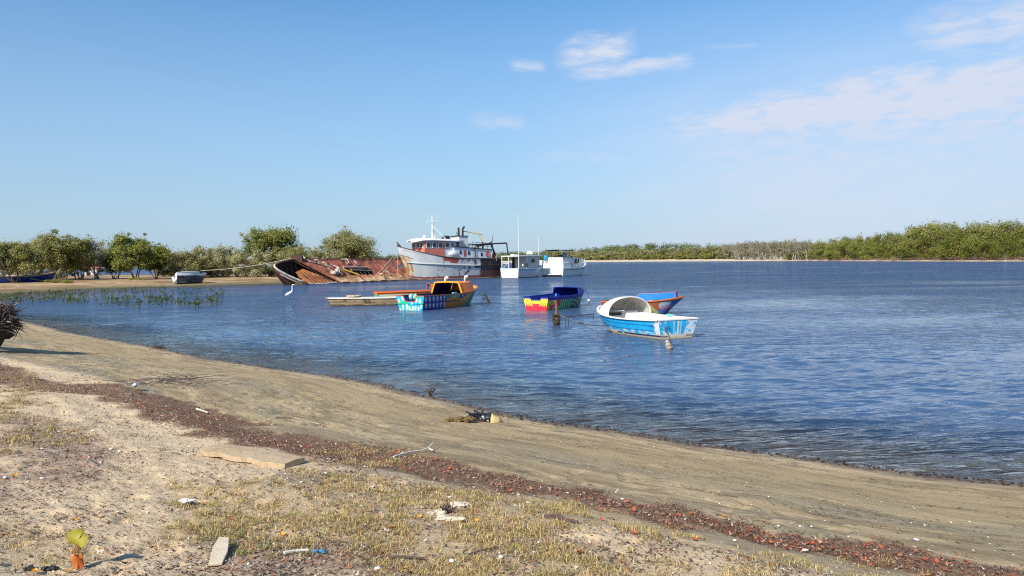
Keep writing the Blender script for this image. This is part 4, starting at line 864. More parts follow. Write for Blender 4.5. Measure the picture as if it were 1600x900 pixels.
rope('mooring_rope', 'thin dark line from the amber cabin boat bow to the leaning stump', pt(748,459,.6), pt(762,463,.32), .04, .012, m_=m_growth)
# ------------------------------------------------------------------ trawler
m_lgrey = mat('pale_blue_grey_paint', (.60,.65,.69), rough=.5, var=.06, scale=2, dirt=(.33,.29,.26), dscale=2, dlo=.66, dhi=.8); m_redlead = mat('red_lead_paint', (.42,.085,.055), rough=.6, var=.15, scale=3)
m_yellow = mat('yellow_paint', (.75,.46,.05), rough=.5, var=.1); m_salmon = mat('faded_red_paint', (.55,.17,.12), rough=.6, var=.15, scale=2)
m_lb = mat('orange_float', (.70,.16,.04), rough=.6, var=.2)
r = thing('trawler', 'old grey, red and black steel trawler with white wheelhouse and tall mast', 'fishing boat')
stc = np.array([-2.9, 111.8]); stem = np.array([-14.2, 102.0]); place(r, stc, stem)
T = Boat(16.8, 4.7, 2.85, 3.0, 4.72, st=.80, rake=2.0, draft=.7, trk=.2, bot=.86, full=2.5, um=.5, keel_up=.15)
def f(u, v, side):
    zsh = T.sheer(u); z = -T.draft+(zsh+T.draft)*v; n = fbm(u*60, v*10, 4, 1); n2 = fbm(u*24, v*4, 4, 2); n3 = fbm(u*9, v*2, 3, 5)
    A = C(.64,.64,.62)*(.90+.16*n2[..., None]); rel = z-(1.95+.75*np.clip(u-.35, 0, 1))
    setc(A, (rel < -.0) , (.52,.53,.525)); setc(A, (n > .66) & (u < .75), (.30,.28,.27)); setc(A, (n > .575) & (u < .50) & (u > .2) & (n2 > .42), (.11,.095,.09))
    setc(A, (rel > .25) & (u > .47+.04*n3) & (u < .635) & (z > zsh-.55-.95*sstep(fbm(u*30, u*0+2, 3, 6), .25, .62)), (.40,.07,.05))
    bl = (u < .235+.012*(n2-.5)); setc(A, bl, (.022,.02,.022)); setc(A, bl & (n2 > .60), (.07,.045,.04)); setc(A, (rel > -.35) & (rel < -.05) & (u < .40) & (n2 > .44), (.05,.045,.045))
    setc(A, (z > zsh-.07), (.10,.035,.03)); setc(A, (z > zsh-.07) & (u > .72), (.22,.2,.19))
    setc(A, (u > .925) & (z < zsh-1.2-0*z) , (.60,.47,.30)); setc(A, (u > .925) & (z < zsh-1.2) & (n > .55), (.42,.20,.08)); setc(A, (u > .90) & (np.abs(z-zsh+1.25) < .05), (.14,.06,.04))
    bt = .42+.15*(1-u)+.05*(n2-.5); lo = z < bt*np.where(u < .24, 2.3, 1.0); setc(A, lo, (.22,.06,.05)); setc(A, lo & (u < .24), (.10,.032,.028)); setc(A, (z < .16+.1*n), (.42,.29,.24)); setc(A, (z < .10), (.12,.07,.055)); return A
T.shell(r, f, m_redlead, m_ship, nu=220, nv=60, th=.08); T.transom(r, lambda y, v: f(0*y+.01, v, 1), m_redlead, outer=m_ship)
m_postw_ = mat('brown_rail', (.16,.10,.08), rough=.7, var=.2)
us = np.linspace(.03, .97, 60); q = MB()
for s_ in (1, -1):
    pts = []; 
    for u_ in us:
        z = 1.95+.75*max(u_-.35, 0); zsh = float(T.sheer(np.array(u_))); v = (z+T.draft)/(zsh+T.draft); p_ = T.P(u_, v, s_); pts.append((p_[0], p_[1]+s_*.05, p_[2]))
    q.tube(pts, .085, 6, col=None); q.c[-1][:] = (.55,.56,.55)
    q.c[-1][:6*int(.24*60)] = (.03,.028,.028)
q.build('rubbing_strake', m_paint, r)
T.gunwale(r, m_postw_, .12, .04); 
us = np.linspace(0, .97, 30); q = MB(); q.grid(np.array([[(float(T.P(u_,1.,1)[0]), y*float(T.P(u_,1.,1)[1])*.98, float(T.P(u_,1.,1)[2])-.28) for y in (1,0,-1)] for u_ in us])); q.build('deck', m_greyin, r)
# deckhouses
def house(name, x0, x1, w0, w1, zb0, zb1, zt0, zt1, m_, parent, ov=0.):
    q = MB(); V = [(x0,-w0,zb0),(x1,-w1,zb1),(x1,w1,zb1),(x0,w0,zb0),(x0,-w0,zt0),(x1,-w1,zt1),(x1,w1,zt1),(x0,w0,zt0)]
    q.add(V, [(3,2,1,0),(4,5,6,7),(0,1,5,4),(1,2,6,5),(2,3,7,6),(3,0,4,7)]); return q.build(name, m_, parent)
W1 = 1.9
hs = house('aft_deckhouse', 1.6, 8.6, 1.85, 1.85, 2.4, 2.9, 4.18, 4.62, m_lgrey, r)
q = MB(); q.box((5.0, 0, 4.45), (7.5, 4.0, .09), ry=-.063); q.build('house_roof', m_black, hs)
wh = house('wheelhouse', 8.0, 13.3, 1.75, 1.55, 3.0, 3.5, 5.25, 5.45, m_lgrey, r)
q = MB()
for s_ in (1, -1): q.add([(9.2, s_*1.73, 4.35), (13.32, s_*1.58, 4.35), (13.32, s_*1.58, 5.3), (9.2, s_*1.73, 5.2)], [(0,1,2,3)]); q.add([(10.1, s_*1.71, 3.2), (13.32, s_*1.58, 3.5), (13.32, s_*1.58, 4.34), (10.1, s_*1.71, 4.34)], [(0,1,2,3)])
q.add([(13.32, -1.58, 3.5), (13.32, 1.58, 3.5), (13.32, 1.58, 5.3), (13.32, -1.58, 5.3)], [(0,1,2,3)]); o = q.build('lower_band', m_salmon, wh); md = o.modifiers.new('t', 'SOLIDIFY'); md.thickness = .05; md.offset = 0
rf = MB(); Rr = []
for x_, hw, dz in ((6.6, 1.7, -.02), (8.0, 2.0, 0), (12.0, 2.05, .05), (13.6, 1.85, .0), (14.5, 1.1, -.22), (14.75, .5, -.30)):
    Rr.append([(x_, y*hw, 5.42+.02*(x_-8)+dz+.20*(1-abs(y)**2.5)-(.10 if abs(y) > .99 else 0)) for y in np.linspace(-1, 1, 13)])
rf.grid(np.array(Rr)); rfo = rf.build('wheelhouse_roof', m_white, wh, smooth=True); md = rfo.modifiers.new('t', 'SOLIDIFY'); md.thickness = .12
yw = lambda x_: 1.75-(x_-8)/(5.3)*.20+.015
def window(x_, z_, w_, h_, fm, parent, y_=None, name='window', rnd=.12):
    y0 = (y_ if y_ is not None else yw(x_)+.03)
    for s_ in (1,):
        q = MB(); q.box((x_, s_*y0, z_), (w_, .07, h_)); fo = q.build(name, fm, parent, bevel=min(rnd, w_*.3)); q = MB(); q.box((x_, s_*(y0+.032), z_), (w_-.20, .02, h_-.20)); q.build('pane', m_glass, fo, bevel=.03)
for x_ in (12.75, 11.75, 10.75, 9.65): window(x_, 4.86, .78, .90, m_white, wh)
window(8.75, 4.95, .62, .60, m_white, wh)
for y_ in (-.9, 0, .9):
    q = MB(); q.box((13.36, y_, 4.88), (.07, .72, .85)); fo = q.build('window', m_white, wh, bevel=.08); q = MB(); q.box((13.39, y_, 4.88), (.03, .54, .66)); q.build('pane', m_glass, fo)
q = MB(); q.tube([(8.0, 1.76, 4.95), (8.0, 1.82, 4.95)], .14, 12); q.build('porthole', m_glass, wh)
q = MB(); q.blob((8.75, 1.95, 3.62), (.85, .25, .42), 14, 8, .05); q.build('liferaft_canister', m_white, r, smooth=True)
for x_, z_ in ((7.4, 3.85), (5.9, 3.75), (3.55, 3.55)): window(x_, z_, .34, .52, m_black, hs, 1.87)
q = MB(); q.box((6.65, 1.88, 3.72), (.46, .05, .85)); q.build('red_door', m_redlead, hs, bevel=.02)
q = MB(); ring = [(2.55+.30*math.cos(a), 1.95, 3.62+.36*math.sin(a)) for a in np.linspace(0, 2*math.pi, 25)]; q.tube(ring, .075, 8, cap=False); lr = q.build('life_ring', m_redlead, hs, smooth=True)
q = MB(); 
for x_ in (4.72, 5.02): q.tube([(x_, 1.95, 2.9), (x_, 1.95, 4.9)], .025, 5)
for k in range(9): q.tube([(4.72, 1.95, 3.0+.22*k), (5.02, 1.95, 3.0+.22*k)], .018, 5)
q.build('ladder', m_black, hs)
q = MB(); q.tube([(1.75, 1.98, 2.8), (1.7, 1.98, 3.7)], .03, 5); q.tube([(.9, 2.0, 2.6), (.9, 2.0, 3.4)], .03, 5); q.build('stanchion', m_white, r)
# funnel block and exhausts
fb = house('funnel_casing', 5.35, 6.95, .95, .95, 4.5, 4.55, 6.15, 6.2, m_white, r)
q = MB(); q.box((6.2, 0, 6.22), (1.9, 2.1, .10)); q.build('casing_cap', m_black, fb)
q = MB(); q.tube([(6.4, .2, 6.1), (6.45, .2, 7.45)], .14, 10); q.build('exhaust_pipe', m_black, fb)
q = MB(); q.tube([(5.7, .2, 6.1), (5.7, .2, 7.25), (5.45, .2, 7.55), (5.40, .2, 7.62)], .14, 10); q.build('exhaust_pipe', m_black, fb)
q = MB(); q.tube([(6.75, .2, 6.1), (6.75, .2, 6.8)], .06, 8); q.build('exhaust_pipe', m_black, fb)
q = MB(); q.blob((5.42, .78, 5.35), (.10,.16,.50), 8, 6, .1); q.build('smoke_stain_plate', m_black, fb)
# mushroom vent, radome
q = MB(); q.lathe([(.30,0),(.30,.35)], (8.6, 0, 5.45)); vb = q.build('vent_trunk', m_white, r); q = MB(); q.lathe([(.30,.30),(.58,.34),(.60,.62),(.45,.78),(.1,.82)], (8.6, 0, 5.45)); q.build('vent_cowl', m_black, vb, smooth=True)
q = MB(); q.lathe([(.10,0),(.10,.15),(.24,.17),(.26,.42),(.18,.56),(.02,.60)], (12.6, .5, 5.66)); q.build('radar_dome', m_white, r, smooth=True)
# mast
q = MB(); q.tube([(10.9, 0, 5.5), (10.9, 0, 9.1)], [.13, .07], 8); q.tube([(10.6, .1, 5.5), (10.75, 0, 8.0)], .06, 6); ms = q.build('mast', m_white, r)
q = MB(); q.tube([(11.85, 0, 8.05), (9.95, 0, 8.15)], .07, 6); q.build('crosstree', m_white, ms)
q = MB(); q.tube([(11.6, 0, 8.05), (11.62, 0, 9.5)], .02, 5); q.build('aerial', m_white, ms); q = MB(); q.tube([(10.1, 0, 8.1), (10.05, 0, 9.4)], .02, 5); q.build('aerial', m_white, ms)
for a_, b_ in (((10.9,0,7.7), (9.0,.9,5.5)), ((10.9,0,7.4), (11.7,.9,5.5))):
    q = MB(); q.tube([a_, b_], .05, 6); q.build('mast_strut', m_white, ms)
# yellow davit
q = MB(); q.tube([(5.4, 0, 6.95), (2.6, .3, 6.55), (2.1, .3, 6.45)], [.06,.07,.07], 6); q.tube([(2.2, .3, 6.45), (2.15, .3, 5.1)], .06, 6); q.tube([(2.9, .3, 6.55), (2.2, .3, 5.5)], .045, 6); q.build('davit', m_yellow, r)
q = MB(); q.tube([(2.1, .3, 4.2), (2.1, .3, 5.4)], .12, 8); q.build('davit_post', m_black, r)
# railing
q = MB()
for y_ in (1.8, -1.8):
    for dz in (.45, .9): q.tube([(5.2, y_, 4.45+dz), (1.7, y_, 4.2+dz)], .03, 5)
    for k in range(6): x_ = 5.2-.7*k; q.tube([(x_, y_, 4.2), (x_, y_, 5.35-.04*k)], .03, 5)
q.build('railing', m_black, r)
# gantry
q = MB()
for y_ in (1.7, -1.7):
    q.tube([(5.1, y_, 4.95), (1.6, y_, 5.05), (-1.2, y_, 5.25), (-1.5, y_, 5.15)], .08, 6); q.tube([(-1.4, y_, 5.2), (-1.75, y_, 2.9)], .10, 6); q.tube([(1.6, y_, 5.0), (.5, y_, 2.8)], .13, 6)
q.tube([(-1.3, -1.7, 5.2), (-1.3, 1.7, 5.2)], .11, 6); q.tube([(1.5, -1.7, 5.0), (1.5, 1.7, 5.0)], .10, 6); q.tube([(1.5, 1.6, 5.1), (1.1, 1.6, 6.4)], .05, 6); q.tube([(1.9, 1.6, 5.2), (1.2, 1.6, 5.5)], .06, 6); q.tube([(2.1, 1.6, 5.0), (3.4, .8, 4.7)], .07, 6)
q.build('gantry', m_black, r)
q = MB(); rr = random.Random(8)
for k in range(7): q.blob((.9+rr.uniform(-.5,.5), 1.2+rr.uniform(-.4,.4), 3.1+rr.uniform(-.2,.9)), (.25,.2,.25), 8, 6, .2, None, k)
q.build('heap_of_floats', m_lb, r, smooth=True)
q = MB(); [q.box((-.3-.5*k, .9, 2.95), (.35,.4,.45)) for k in range(2)]; q.build('deck_crate', m_yellow, r)
# cormorant on the bow
q = MB(); bx = tuple(ptd(623.5, 386.8, 101.2)); 
q.tube([(-.24,0,.02), (-.12,0,.10), (.02,0,.20), (.10,0,.30), (.12,0,.42), (.15,0,.47), (.20,0,.48), (.30,0,.47)], [.03,.10,.13,.10,.055,.05,.045,.012], 10); q.tube([(-.02,.03,.12), (-.02,.03,-.02)], .015, 5)
o = q.build('cormorant', m_black, smooth=True); o.location = bx; o.rotation_euler = (0,0,rad(170)); o.scale = (1.4,1.4,1.4); tag(o, 'black seabird perched on the tip of the trawler bow', 'bird')
# ------------------------------------------------------------------ wreck
r = thing('shipwreck', 'rusty brown steel hull lying on its side in the shallows, left of the trawler', 'wreck')
A0 = pt(483,444.6); B0 = pt(648,436.6); e_ = (B0-A0); WL = float(np.linalg.norm(e_[:2])); e_ /= WL; n_ = np.array([-e_[1], e_[0], 0.])   # away from the camera
n_ = n_ if n_[1] > 0 else -n_
TI = rad(40); wv = n_*math.cos(TI)+np.array([0,0,math.sin(TI)]); nn = -n_*math.sin(TI)+np.array([0,0,math.cos(TI)]); WW = 4.75
def W(a, w_, h=0.): return A0+e_*a+wv*WW*w_+nn*h+np.array([0,0,.02])
OUT = [(4.9,.02),(2.2,-.02),(0.2,.0),(-1.0,.16),(-2.0,.36),(-2.75,.55),(-3.1,.68),(-2.7,.80),(-1.2,.90),(.6,.985),(1.6,1.0)]
def smooth_path(P_, n=60):
    P_ = np.array(P_, float); t = np.concatenate([[0], np.cumsum(np.linalg.norm(np.diff(P_, axis=0), axis=1))]); tt = np.linspace(0, t[-1], n)
    return np.stack([np.interp(tt, t, P_[:, k]) for k in range(P_.shape[1])], 1)
OP = smooth_path(OUT, 50); OP[1:-1] = (OP[:-2]+OP[1:-1]*2+OP[2:])/4
# open half-round hull under the deck, narrowing to the bow
kk = int(np.argmin(OP[:, 0])); nearP, farP = OP[:kk+1][::-1], OP[kk:]
G = []; cc = []
for a in np.concatenate([np.linspace(-3.05, 4.5, 34), np.linspace(5, WL+1.5, 20)]):
    wn = float(np.interp(a, nearP[:, 0], nearP[:, 1])) if a < 4.9 else .02; wf_ = float(np.interp(a, farP[:, 0], farP[:, 1])) if a < 1.6 else 1.
    mid, hf = (wn+wf_)/2, (wf_-wn)/2; row = []; cr = []
    for th in np.linspace(0, math.pi, 19):
        row.append(W(a+.12*math.sin(th), mid-hf*math.cos(th), -2.5*min(1, hf*2.2)*math.sin(th)**.8))
        k_ = th/math.pi; c_ = C(.56,.20,.06) if k_ < .58 else (C(.30,.11,.05) if k_ < .70 else C(.05,.026,.02))  # rust tones with shade painted in: dark under the overhang and bow
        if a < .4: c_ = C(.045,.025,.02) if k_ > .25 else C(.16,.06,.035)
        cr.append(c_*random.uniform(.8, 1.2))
    G.append(row); cc.append(cr)
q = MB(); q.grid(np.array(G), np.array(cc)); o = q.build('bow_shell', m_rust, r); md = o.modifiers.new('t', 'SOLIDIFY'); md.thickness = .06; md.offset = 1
q = MB(); q.tube([tuple(W(a, w_, .0)) for a, w_ in OP[:34]], .13, 6, (.50,.46,.42)); q.tube([tuple(W(a-.1, w_-.03, -.25)) for a, w_ in OP[2:30]], .07, 5, (.42,.38,.36)); q.tube([tuple(W(a, w_, .0)) for a, w_ in OP[33:]], .12, 6, (.22,.10,.07)); q.build('bow_rim', m_rust, r)
q = MB()      # ribs inside the lit side
for k in range(7): 
    a = .9+.62*k; q.tube([tuple(W(a, .03, .0)), tuple(W(a-.2, .14+.03*(6-k), -.02)), tuple(W(a-.45, .22+.055*(6-k), -.08))], .045, 4, (.06,.03,.025))
for k in range(4): a = -1.6+.8*k; q.tube([tuple(W(a, .30+.07*k*0, -.2)), tuple(W(a+.4, .55, -1.3)), tuple(W(a+.6, .9, -.5))], .07, 4, (.10,.05,.035))
q.build('hull_rib', m_rust, r)
q = MB(); q.add([tuple(W(-.2,.06,-.12)), tuple(W(4.7,.03,-.06)), tuple(W(3.1,.42,-.14)), tuple(W(1.6,.66,-.20)), tuple(W(.3,.60,-.45))], [(0,1,2,3,4)], (.46,.165,.05)); o = q.build('bent_plate', m_rust, r); md = o.modifiers.new('t', 'SOLIDIFY'); md.thickness = .05
# deck: starts on a slanting torn edge
na, nw = 130, 40; G = np.zeros((na, nw, 3)); cc = np.zeros((na, nw, 3)); keep = np.ones((na, nw), bool); rg = np.random.default_rng(5)
for j in range(nw):
    w_ = j/(nw-1); a_s = 5.6-4.2*w_
    for i_ in range(na):
        a = a_s+(WL+1.5-a_s)*i_/(na-1); nz_ = float(vnoise(np.array(a*1.3), np.array(w_*5.), 1)); n2 = float(vnoise(np.array(a*3.3), np.array(w_*11.), 2))
        topdz = .18*(float(vnoise(np.array(a*.8), np.array(3.), 3))-.5)*w_
        G[i_, j] = W(a, w_+topdz*.3, .22*(nz_-.5)+.08*(n2-.5)-.25*math.exp(-((a-13)/5)**2)*math.sin(w_*3.1))
        c_ = C(.33,.105,.06) if w_ > .30 else C(.42,.19,.085)
        if w_ < .17+.06*(nz_-.5): c_ = C(.50,.33,.19)
        if n2 > .90 and w_ > .4: c_ = C(.40,.28,.22)
        if w_ > .92: c_ = C(.10,.04,.03)
        cc[i_, j] = c_*(.8+.4*nz_)
        hole = (8.3+1.2*(1-w_) < a < 13.2+1.6*(1-w_)-.4*n2) and (.28+.05*n2 < w_ < .62-.1*abs(nz_-.5))
        hole2 = (5.2 < a < 7.4) and (.30 < w_ < .40+.1*nz_) ; hole3 = (20.3 < a < 23.5) and (.55 < w_ < .66)
        if hole or hole3: keep[i_, j] = False
q = MB(); q.grid(G, cc, keep=keep); dk = q.build('deck_plating', m_rust, r); md = dk.modifiers.new('t', 'SOLIDIFY'); md.thickness = .07
q = MB(); q.tube([tuple(W(5.6-4.2*w_, w_, .05)) for w_ in np.linspace(0, 1, 10)], .10, 4, (.28,.09,.05)); q.tube([tuple(W(5.1-4.2*w_, w_+.01, -.10)) for w_ in np.linspace(.0, .95, 10)], .08, 4, (.03,.02,.02))  # near-black second tube is the shadow beneath the beam, built in
for k in range(9): w_ = .08+.1*k; q.tube([tuple(W(5.6-4.2*w_, w_, .02)), tuple(W(5.1-4.2*w_, w_, -.14))], .04, 4, (.06,.03,.02))
q.build('torn_edge_beam_and_shadow', m_rust, r)
# inner bottom below the hole, coloured near-black as the hold's shade
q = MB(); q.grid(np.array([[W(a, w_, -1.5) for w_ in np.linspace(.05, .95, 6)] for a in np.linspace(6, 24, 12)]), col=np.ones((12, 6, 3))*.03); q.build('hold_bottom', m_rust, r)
q = MB()
for k in range(7): a = 9.0+.75*k; q.tube([tuple(W(a, .60, -.1)), tuple(W(a+.3, .30, -.15))], .05 if k % 2 else .035, 4, (.12,.09,.08))
q.tube([tuple(W(8.6,.61,.08)), tuple(W(13.4,.58,.10))], .13, 5, (.40,.33,.29)); q.tube([tuple(W(9.8,.52,-.02)), tuple(W(13.8,.45,.0))], .10, 5, (.30,.27,.26)); q.build('hold_beam', m_rust, r)
m_junk = mat('flaking_white_steel', (.52,.44,.38), rough=.8, var=.3, scale=6, dirt=(.20,.08,.04), dscale=4, dlo=.48, dhi=.6)
q = MB(); rr = random.Random(12)
for k in range(20):
    a, w_ = rr.choice([(6.3,.45),(5.4,.62),(7.2,.35),(4.6,.8),(6.8,.3),(5.9,.4),(12.0,.7),(10.2,.82),(14.6,.35),(15.6,.3),(16.8,.25)]); a += rr.uniform(-.5,.5); w_ += rr.uniform(-.06,.06); L_ = rr.uniform(.3, 1.1)
    an = rr.uniform(0, 6.28); q.tube([tuple(W(a, w_, .12)), tuple(W(a+L_*.5*math.cos(an), w_+.1*math.sin(an), .2+rr.uniform(0,.25))), tuple(W(a+L_*math.cos(an), w_+.18*math.sin(an), .14))], rr.uniform(.04,.11), 6)
q.tube([tuple(W(a, w_, .2)) for a, w_ in ((3.0,1.1),(2.9,.95),(3.3,.85),(4.2,.80),(5.2,.72),(6.3,.60))], .09, 6)
for a, w_ in ((6.2,.38),(6.9,.48),(5.6,.36)): q.blob(tuple(W(a, w_, .2)), (.4,.4,.3), 10, 7, .2, None, int(a*9))
q.tube([tuple(W(6.6,.72,.2)), tuple(W(7.1,.5,.45)), tuple(W(7.4,.38,.2))], .10, 6); q.build('tangled_pipes', m_junk, r)
q = MB(); q.add([tuple(W(7.6,.50,.2)), tuple(W(8.1,.50,.25)), tuple(W(10.4,.24,.15)), tuple(W(9.8,.26,.15))], [(0,1,2,3)]); o = q.build('yellow_plank', m_yellow, r); md = o.modifiers.new('t', 'SOLIDIFY'); md.thickness = .1
q = MB(); tp = ptd(489, 401.5, 93); b0_ = W(1.6, 1.0, 0); q.tube([tuple(b0_-wv*.3), tuple(W(2.0,1.10,.1)), tuple(W(2.7,1.12,.1))], [.12,.16,.12], 6, (.08,.05,.04)); q.box(tuple(W(1.9,1.03,0)), (1.3,.5,.9), col=(.07,.04,.035)); q.box(tuple(W(2.8,1.10,0)), (.5,.3,.3), col=(.12,.09,.07)); q.build('bow_winch', m_rust, r)
q = MB(); q.blob(tuple(A0+e_*(-1.5)+np.array([0,.5,.0])), (.9,.6,.45), 10, 6, .15, (.02,.018,.015)); q.build('bow_shadow_block', m_growth, r)  # black lump added as the dark shadow below the bow rim
# ropes
bowp = ptd(619.5, 394, 101.0)
rope('mooring_rope', 'upper pale rope running from the trawler bow down to the wreck', bowp, W(12.6,.12,.25), .12, .03)
rope('mooring_rope', 'lower pale rope running from the trawler bow down to the wreck', bowp+C(.15,.1,-.1), W(13.4,.14,.25), .35, .03)
rope('mooring_rope', 'pale rope hanging straight down from the trawler bow to the wreck', ptd(621.4, 398, 100.6), ptd(621.4, 432, 100.6), 0, .028)
sbp = pt(300,446.5); rope('long_rope', 'long pale rope stretched from the wreck winch to the stranded white boat', W(2.4,1.1,.1), ptd(313.5, 422.8, 92), .35, .035, 30)
# ------------------------------------------------------------------ stranded sailboat on its side
r = thing('stranded_boat', 'white boat with black bottom heeled over on the spit shore', 'boat')
SB = Boat(4.6, 1.9, .98, .95, 1.12, st=.72, rake=.9, draft=.30, trk=-.15, bot=.40, full=1.7)
c0_ = pt(274,446.0); place(r, c0_[:2], (c0_[0]+3.3, c0_[1]+4.4), z=.40, roll=rad(0)); r.rotation_euler[0] = rad(-30)
f = lambda u, v, side: np.where((v > .74-.10*np.sin(u*3.1))[..., None], C(.62,.66,.72), np.where((fbm(u*20, v*10, 3, 2) > .62)[..., None], C(.12,.12,.12), C(.018,.022,.03)))
SB.shell(r, f, m_greyin, th=.05); SB.transom(r, lambda y, v: np.where((v > .40)[..., None]+0*y[..., None] > 0, C(.74,.73,.70), C(.1,.1,.09)), m_greyin, notch=(.34, .42)); SB.gunwale(r, m_white, .08, .03, notch=(.34,.42))
SB.deck(r, m_cream, .30, .98, -.02); q = MB(); rr = random.Random(2); [q.blob((rr.uniform(1.5,4.2), rr.uniform(-.8,.3), 1.05), (rr.uniform(.25,.5),.3,.16), 9, 6, .3, (.03,.022,.02) if k % 4 else (.35,.28,.22), k) for k in range(10)]; q.build('heap_of_canvas', m_scallop, r)
# ------------------------------------------------------------------ left edge boats
r = thing('wooden_skiff', 'long dark blue wooden skiff with tan inside, hauled out at the left edge', 'boat')
WB = Boat(9.4, 2.1, 1.0, .80, 1.35, st=.85, rake=.55, draft=.05, trk=.05, bot=.7, full=2.4)
p0 = pt(-24,445,.3); p1 = pt(84,441.5,.3); place(r, p0[:2], p1[:2], z=ground_z(20*0+(p0[0]+p1[0])/2, (p0[1]+p1[1])/2)-.02)
f = lambda u, v, side: np.where((v > .93)[..., None]+0*u[..., None] > 0, C(.50,.42,.33), C(.018,.045,.25)*(.7+.6*fbm(u*12, v*3, 3, 1))[..., None]+(u < .3)[..., None]*C(.02,.06,.16))
WB.shell(r, f, m_tan); WB.transom(r, lambda y, v: fill(y, (.20,.42,.62)), m_tan); WB.gunwale(r, m_tan, .08, .035); WB.floor(r, m_tan, .3)
for u_ in (.2,.45,.7,.85): WB.thwart(r, m_tan, u_, .62)
q = MB(); q.tube([(5.0,-1.3,.5), (6.5,-1.15,.2), (8.6,-1.05,.12)], [.08,.07,.04], 6); q.build('driftwood_pole', m_wood, r)
q = MB(); [q.tube([(4.5+.4*k,-.6,.7), (5.2+.5*k,.6,1.3)], .06, 5) for k in range(5)]; q.build('loose_timber', m_wood, r)
r = thing('rowing_boat', 'small plain white boat beyond the blue skiff at the left edge', 'boat'); WB2 = Boat(2.7, 1.2, .75, .72, .85, st=.8, rake=.2, draft=.0)
p0 = by_px(3, 142), 142.; WB2.shell(r, lambda u, v, s_: fill(u, (.80,.80,.78)), m_white); WB2.transom(r, lambda y, v: fill(y, (.80,.80,.78)), m_white); WB2.gunwale(r, m_white); WB2.thwart(r, m_white, .4, .5); place(r, p0, (p0[0]+2, p0[1]+.2), z=ground_z(*p0))
r = thing('kiosk', 'small hut with salmon orange roof seen through the spit trees', 'hut'); hx, hy = by_px(146, 160), 160.; r.location = (hx, hy, ground_z(hx, hy))
q = MB(); q.box((0,0,.75), (2.6,2,1.5)); q.build('wall', m_greyin, r); q = MB(); q.box((0,0,1.72), (3.2,2.6,.45), taper=.55); q.build('roof', m_salmon, r); q = MB(); q.box((-.5,-1.01,.6), (.7,.05,1.2)); q.build('door', m_black, r)
hx, hy = by_px(828, 980), 980.; r = thing('house', 'tiny white house on the wooded skyline of the far bank', 'house', loc=(hx, hy, ground_z(hx, hy)+7.0))
q = MB(); q.box((0,0,1.5), (8,6,3.6)); q.build('wall', m_white, r); q = MB(); q.box((0,0,3.9), (9,7,1.2), taper=.5); q.build('roof', m_white, r)
# ------------------------------------------------------------------ small shelter boat between trawler and cruiser
r = thing('shelter_boat', 'small white boat with flat roof on posts and turquoise edged transom', 'boat')
st = (pt(782,433.6)+pt(811.5,433.2))/2*.958; place(r, st[:2], (st[0]+4.6, st[1]+6.8))
SH = Boat(8.4, 3.5, 1.38, 1.30, 1.75, st=.92, rake=.9, draft=.2, trk=.12, bot=.86, full=2.8)
def f(u, v, side):
    A = fill(u, (.50,.53,.50)); setc(A, v > .80, (.16,.42,.60)); setc(A, v < .22, (.03,.03,.03)); return A
def ft(y, v):
    A = fill(y, (.78,.78,.75)); setc(A, v > .90, (.45,.75,.74)); setc(A, v < .17, (.35,.28,.22)); s_ = (v > .76) & (v < .89) & (np.abs(y) < .78); setc(A, s_ & (np.sin(y*46+np.sin(v*60)) > .1), (.70,.68,.30)); setc(A, (np.abs(y-.15) < .025) & (np.abs(v-.48) < .02), (.05,.05,.05)); return A
SH.shell(r, f, m_greyin); SH.transom(r, ft, m_greyin); SH.gunwale(r, m_white, .10, .04); SH.floor(r, m_greyin, .5)
q = MB(); q.box((3.3,0,3.24), (6.4,3.3,.16), ry=-.01); q.build('roof', m_white, r, bevel=.04)
for k, (x_, y_) in enumerate(((.15,1.5),(.15,.3),(.15,-1.5),(2.2,1.5),(2.2,-1.55))): q = MB(); q.tube([(x_,y_,1.25),(x_,y_,3.2)], .06, 6); q.build('roof_post', m_white, r)
q = MB(); q.box((4.4,0,2.1), (3.4,2.7,2.1)); cb = q.build('cabin', m_greyin, r); q = MB(); q.box((2.66,.5,2.0), (.05,.75,1.7)); q.build('door', m_greyin, cb, bevel=.02); q = MB(); q.box((4.2,-1.38,2.5), (.9,.04,.5)); q.build('window', m_glass, cb)
q = MB(); q.box((2.66,1.15,2.1), (.04,.45,1.7)); q.build('dark_panel', m_black, cb)
q = MB(); q.tube([(.4,1.4,1.5),(1.0,.7,2.4),(1.6,1.5,3.1)], .04, 5); q.tube([(.2,1.5,2.1),(.2,.3,2.15)], .04, 5); q.build('brace', m_white, r)
q = MB(); q.tube([(.1,-1.5,1.2),(.08,-1.52,6.0),(.05,-1.55,9.3)], [.07,.06,.03], 6); q.build('tall_pole', m_white, r)
q = MB(); q.tube([(6.0,-1.3,3.0),(6.0,-1.3,6.1)], [.05,.025], 6); q.build('aerial', m_white, r)
q = MB(); q.blob((1.7,-1.2,1.9), (.16,.16,.24), 10, 7, .05); q.build('fender', m_white, r, smooth=True); q = MB(); q.tube([(2.2+0*.1,-1.45+.28*math.cos(a)*0,1.85+.28*math.sin(a)) if 0 else (2.3+.28*math.cos(a),-1.5,1.85+.28*math.sin(a)) for a in np.linspace(0,6.28,17)], .06, 6); q.build('tyre', m_black, r)
q = MB(); q.box((2.5,.9,3.42), (1.1,.6,.22)); q.build('roof_box', m_white, r, bevel=.05)
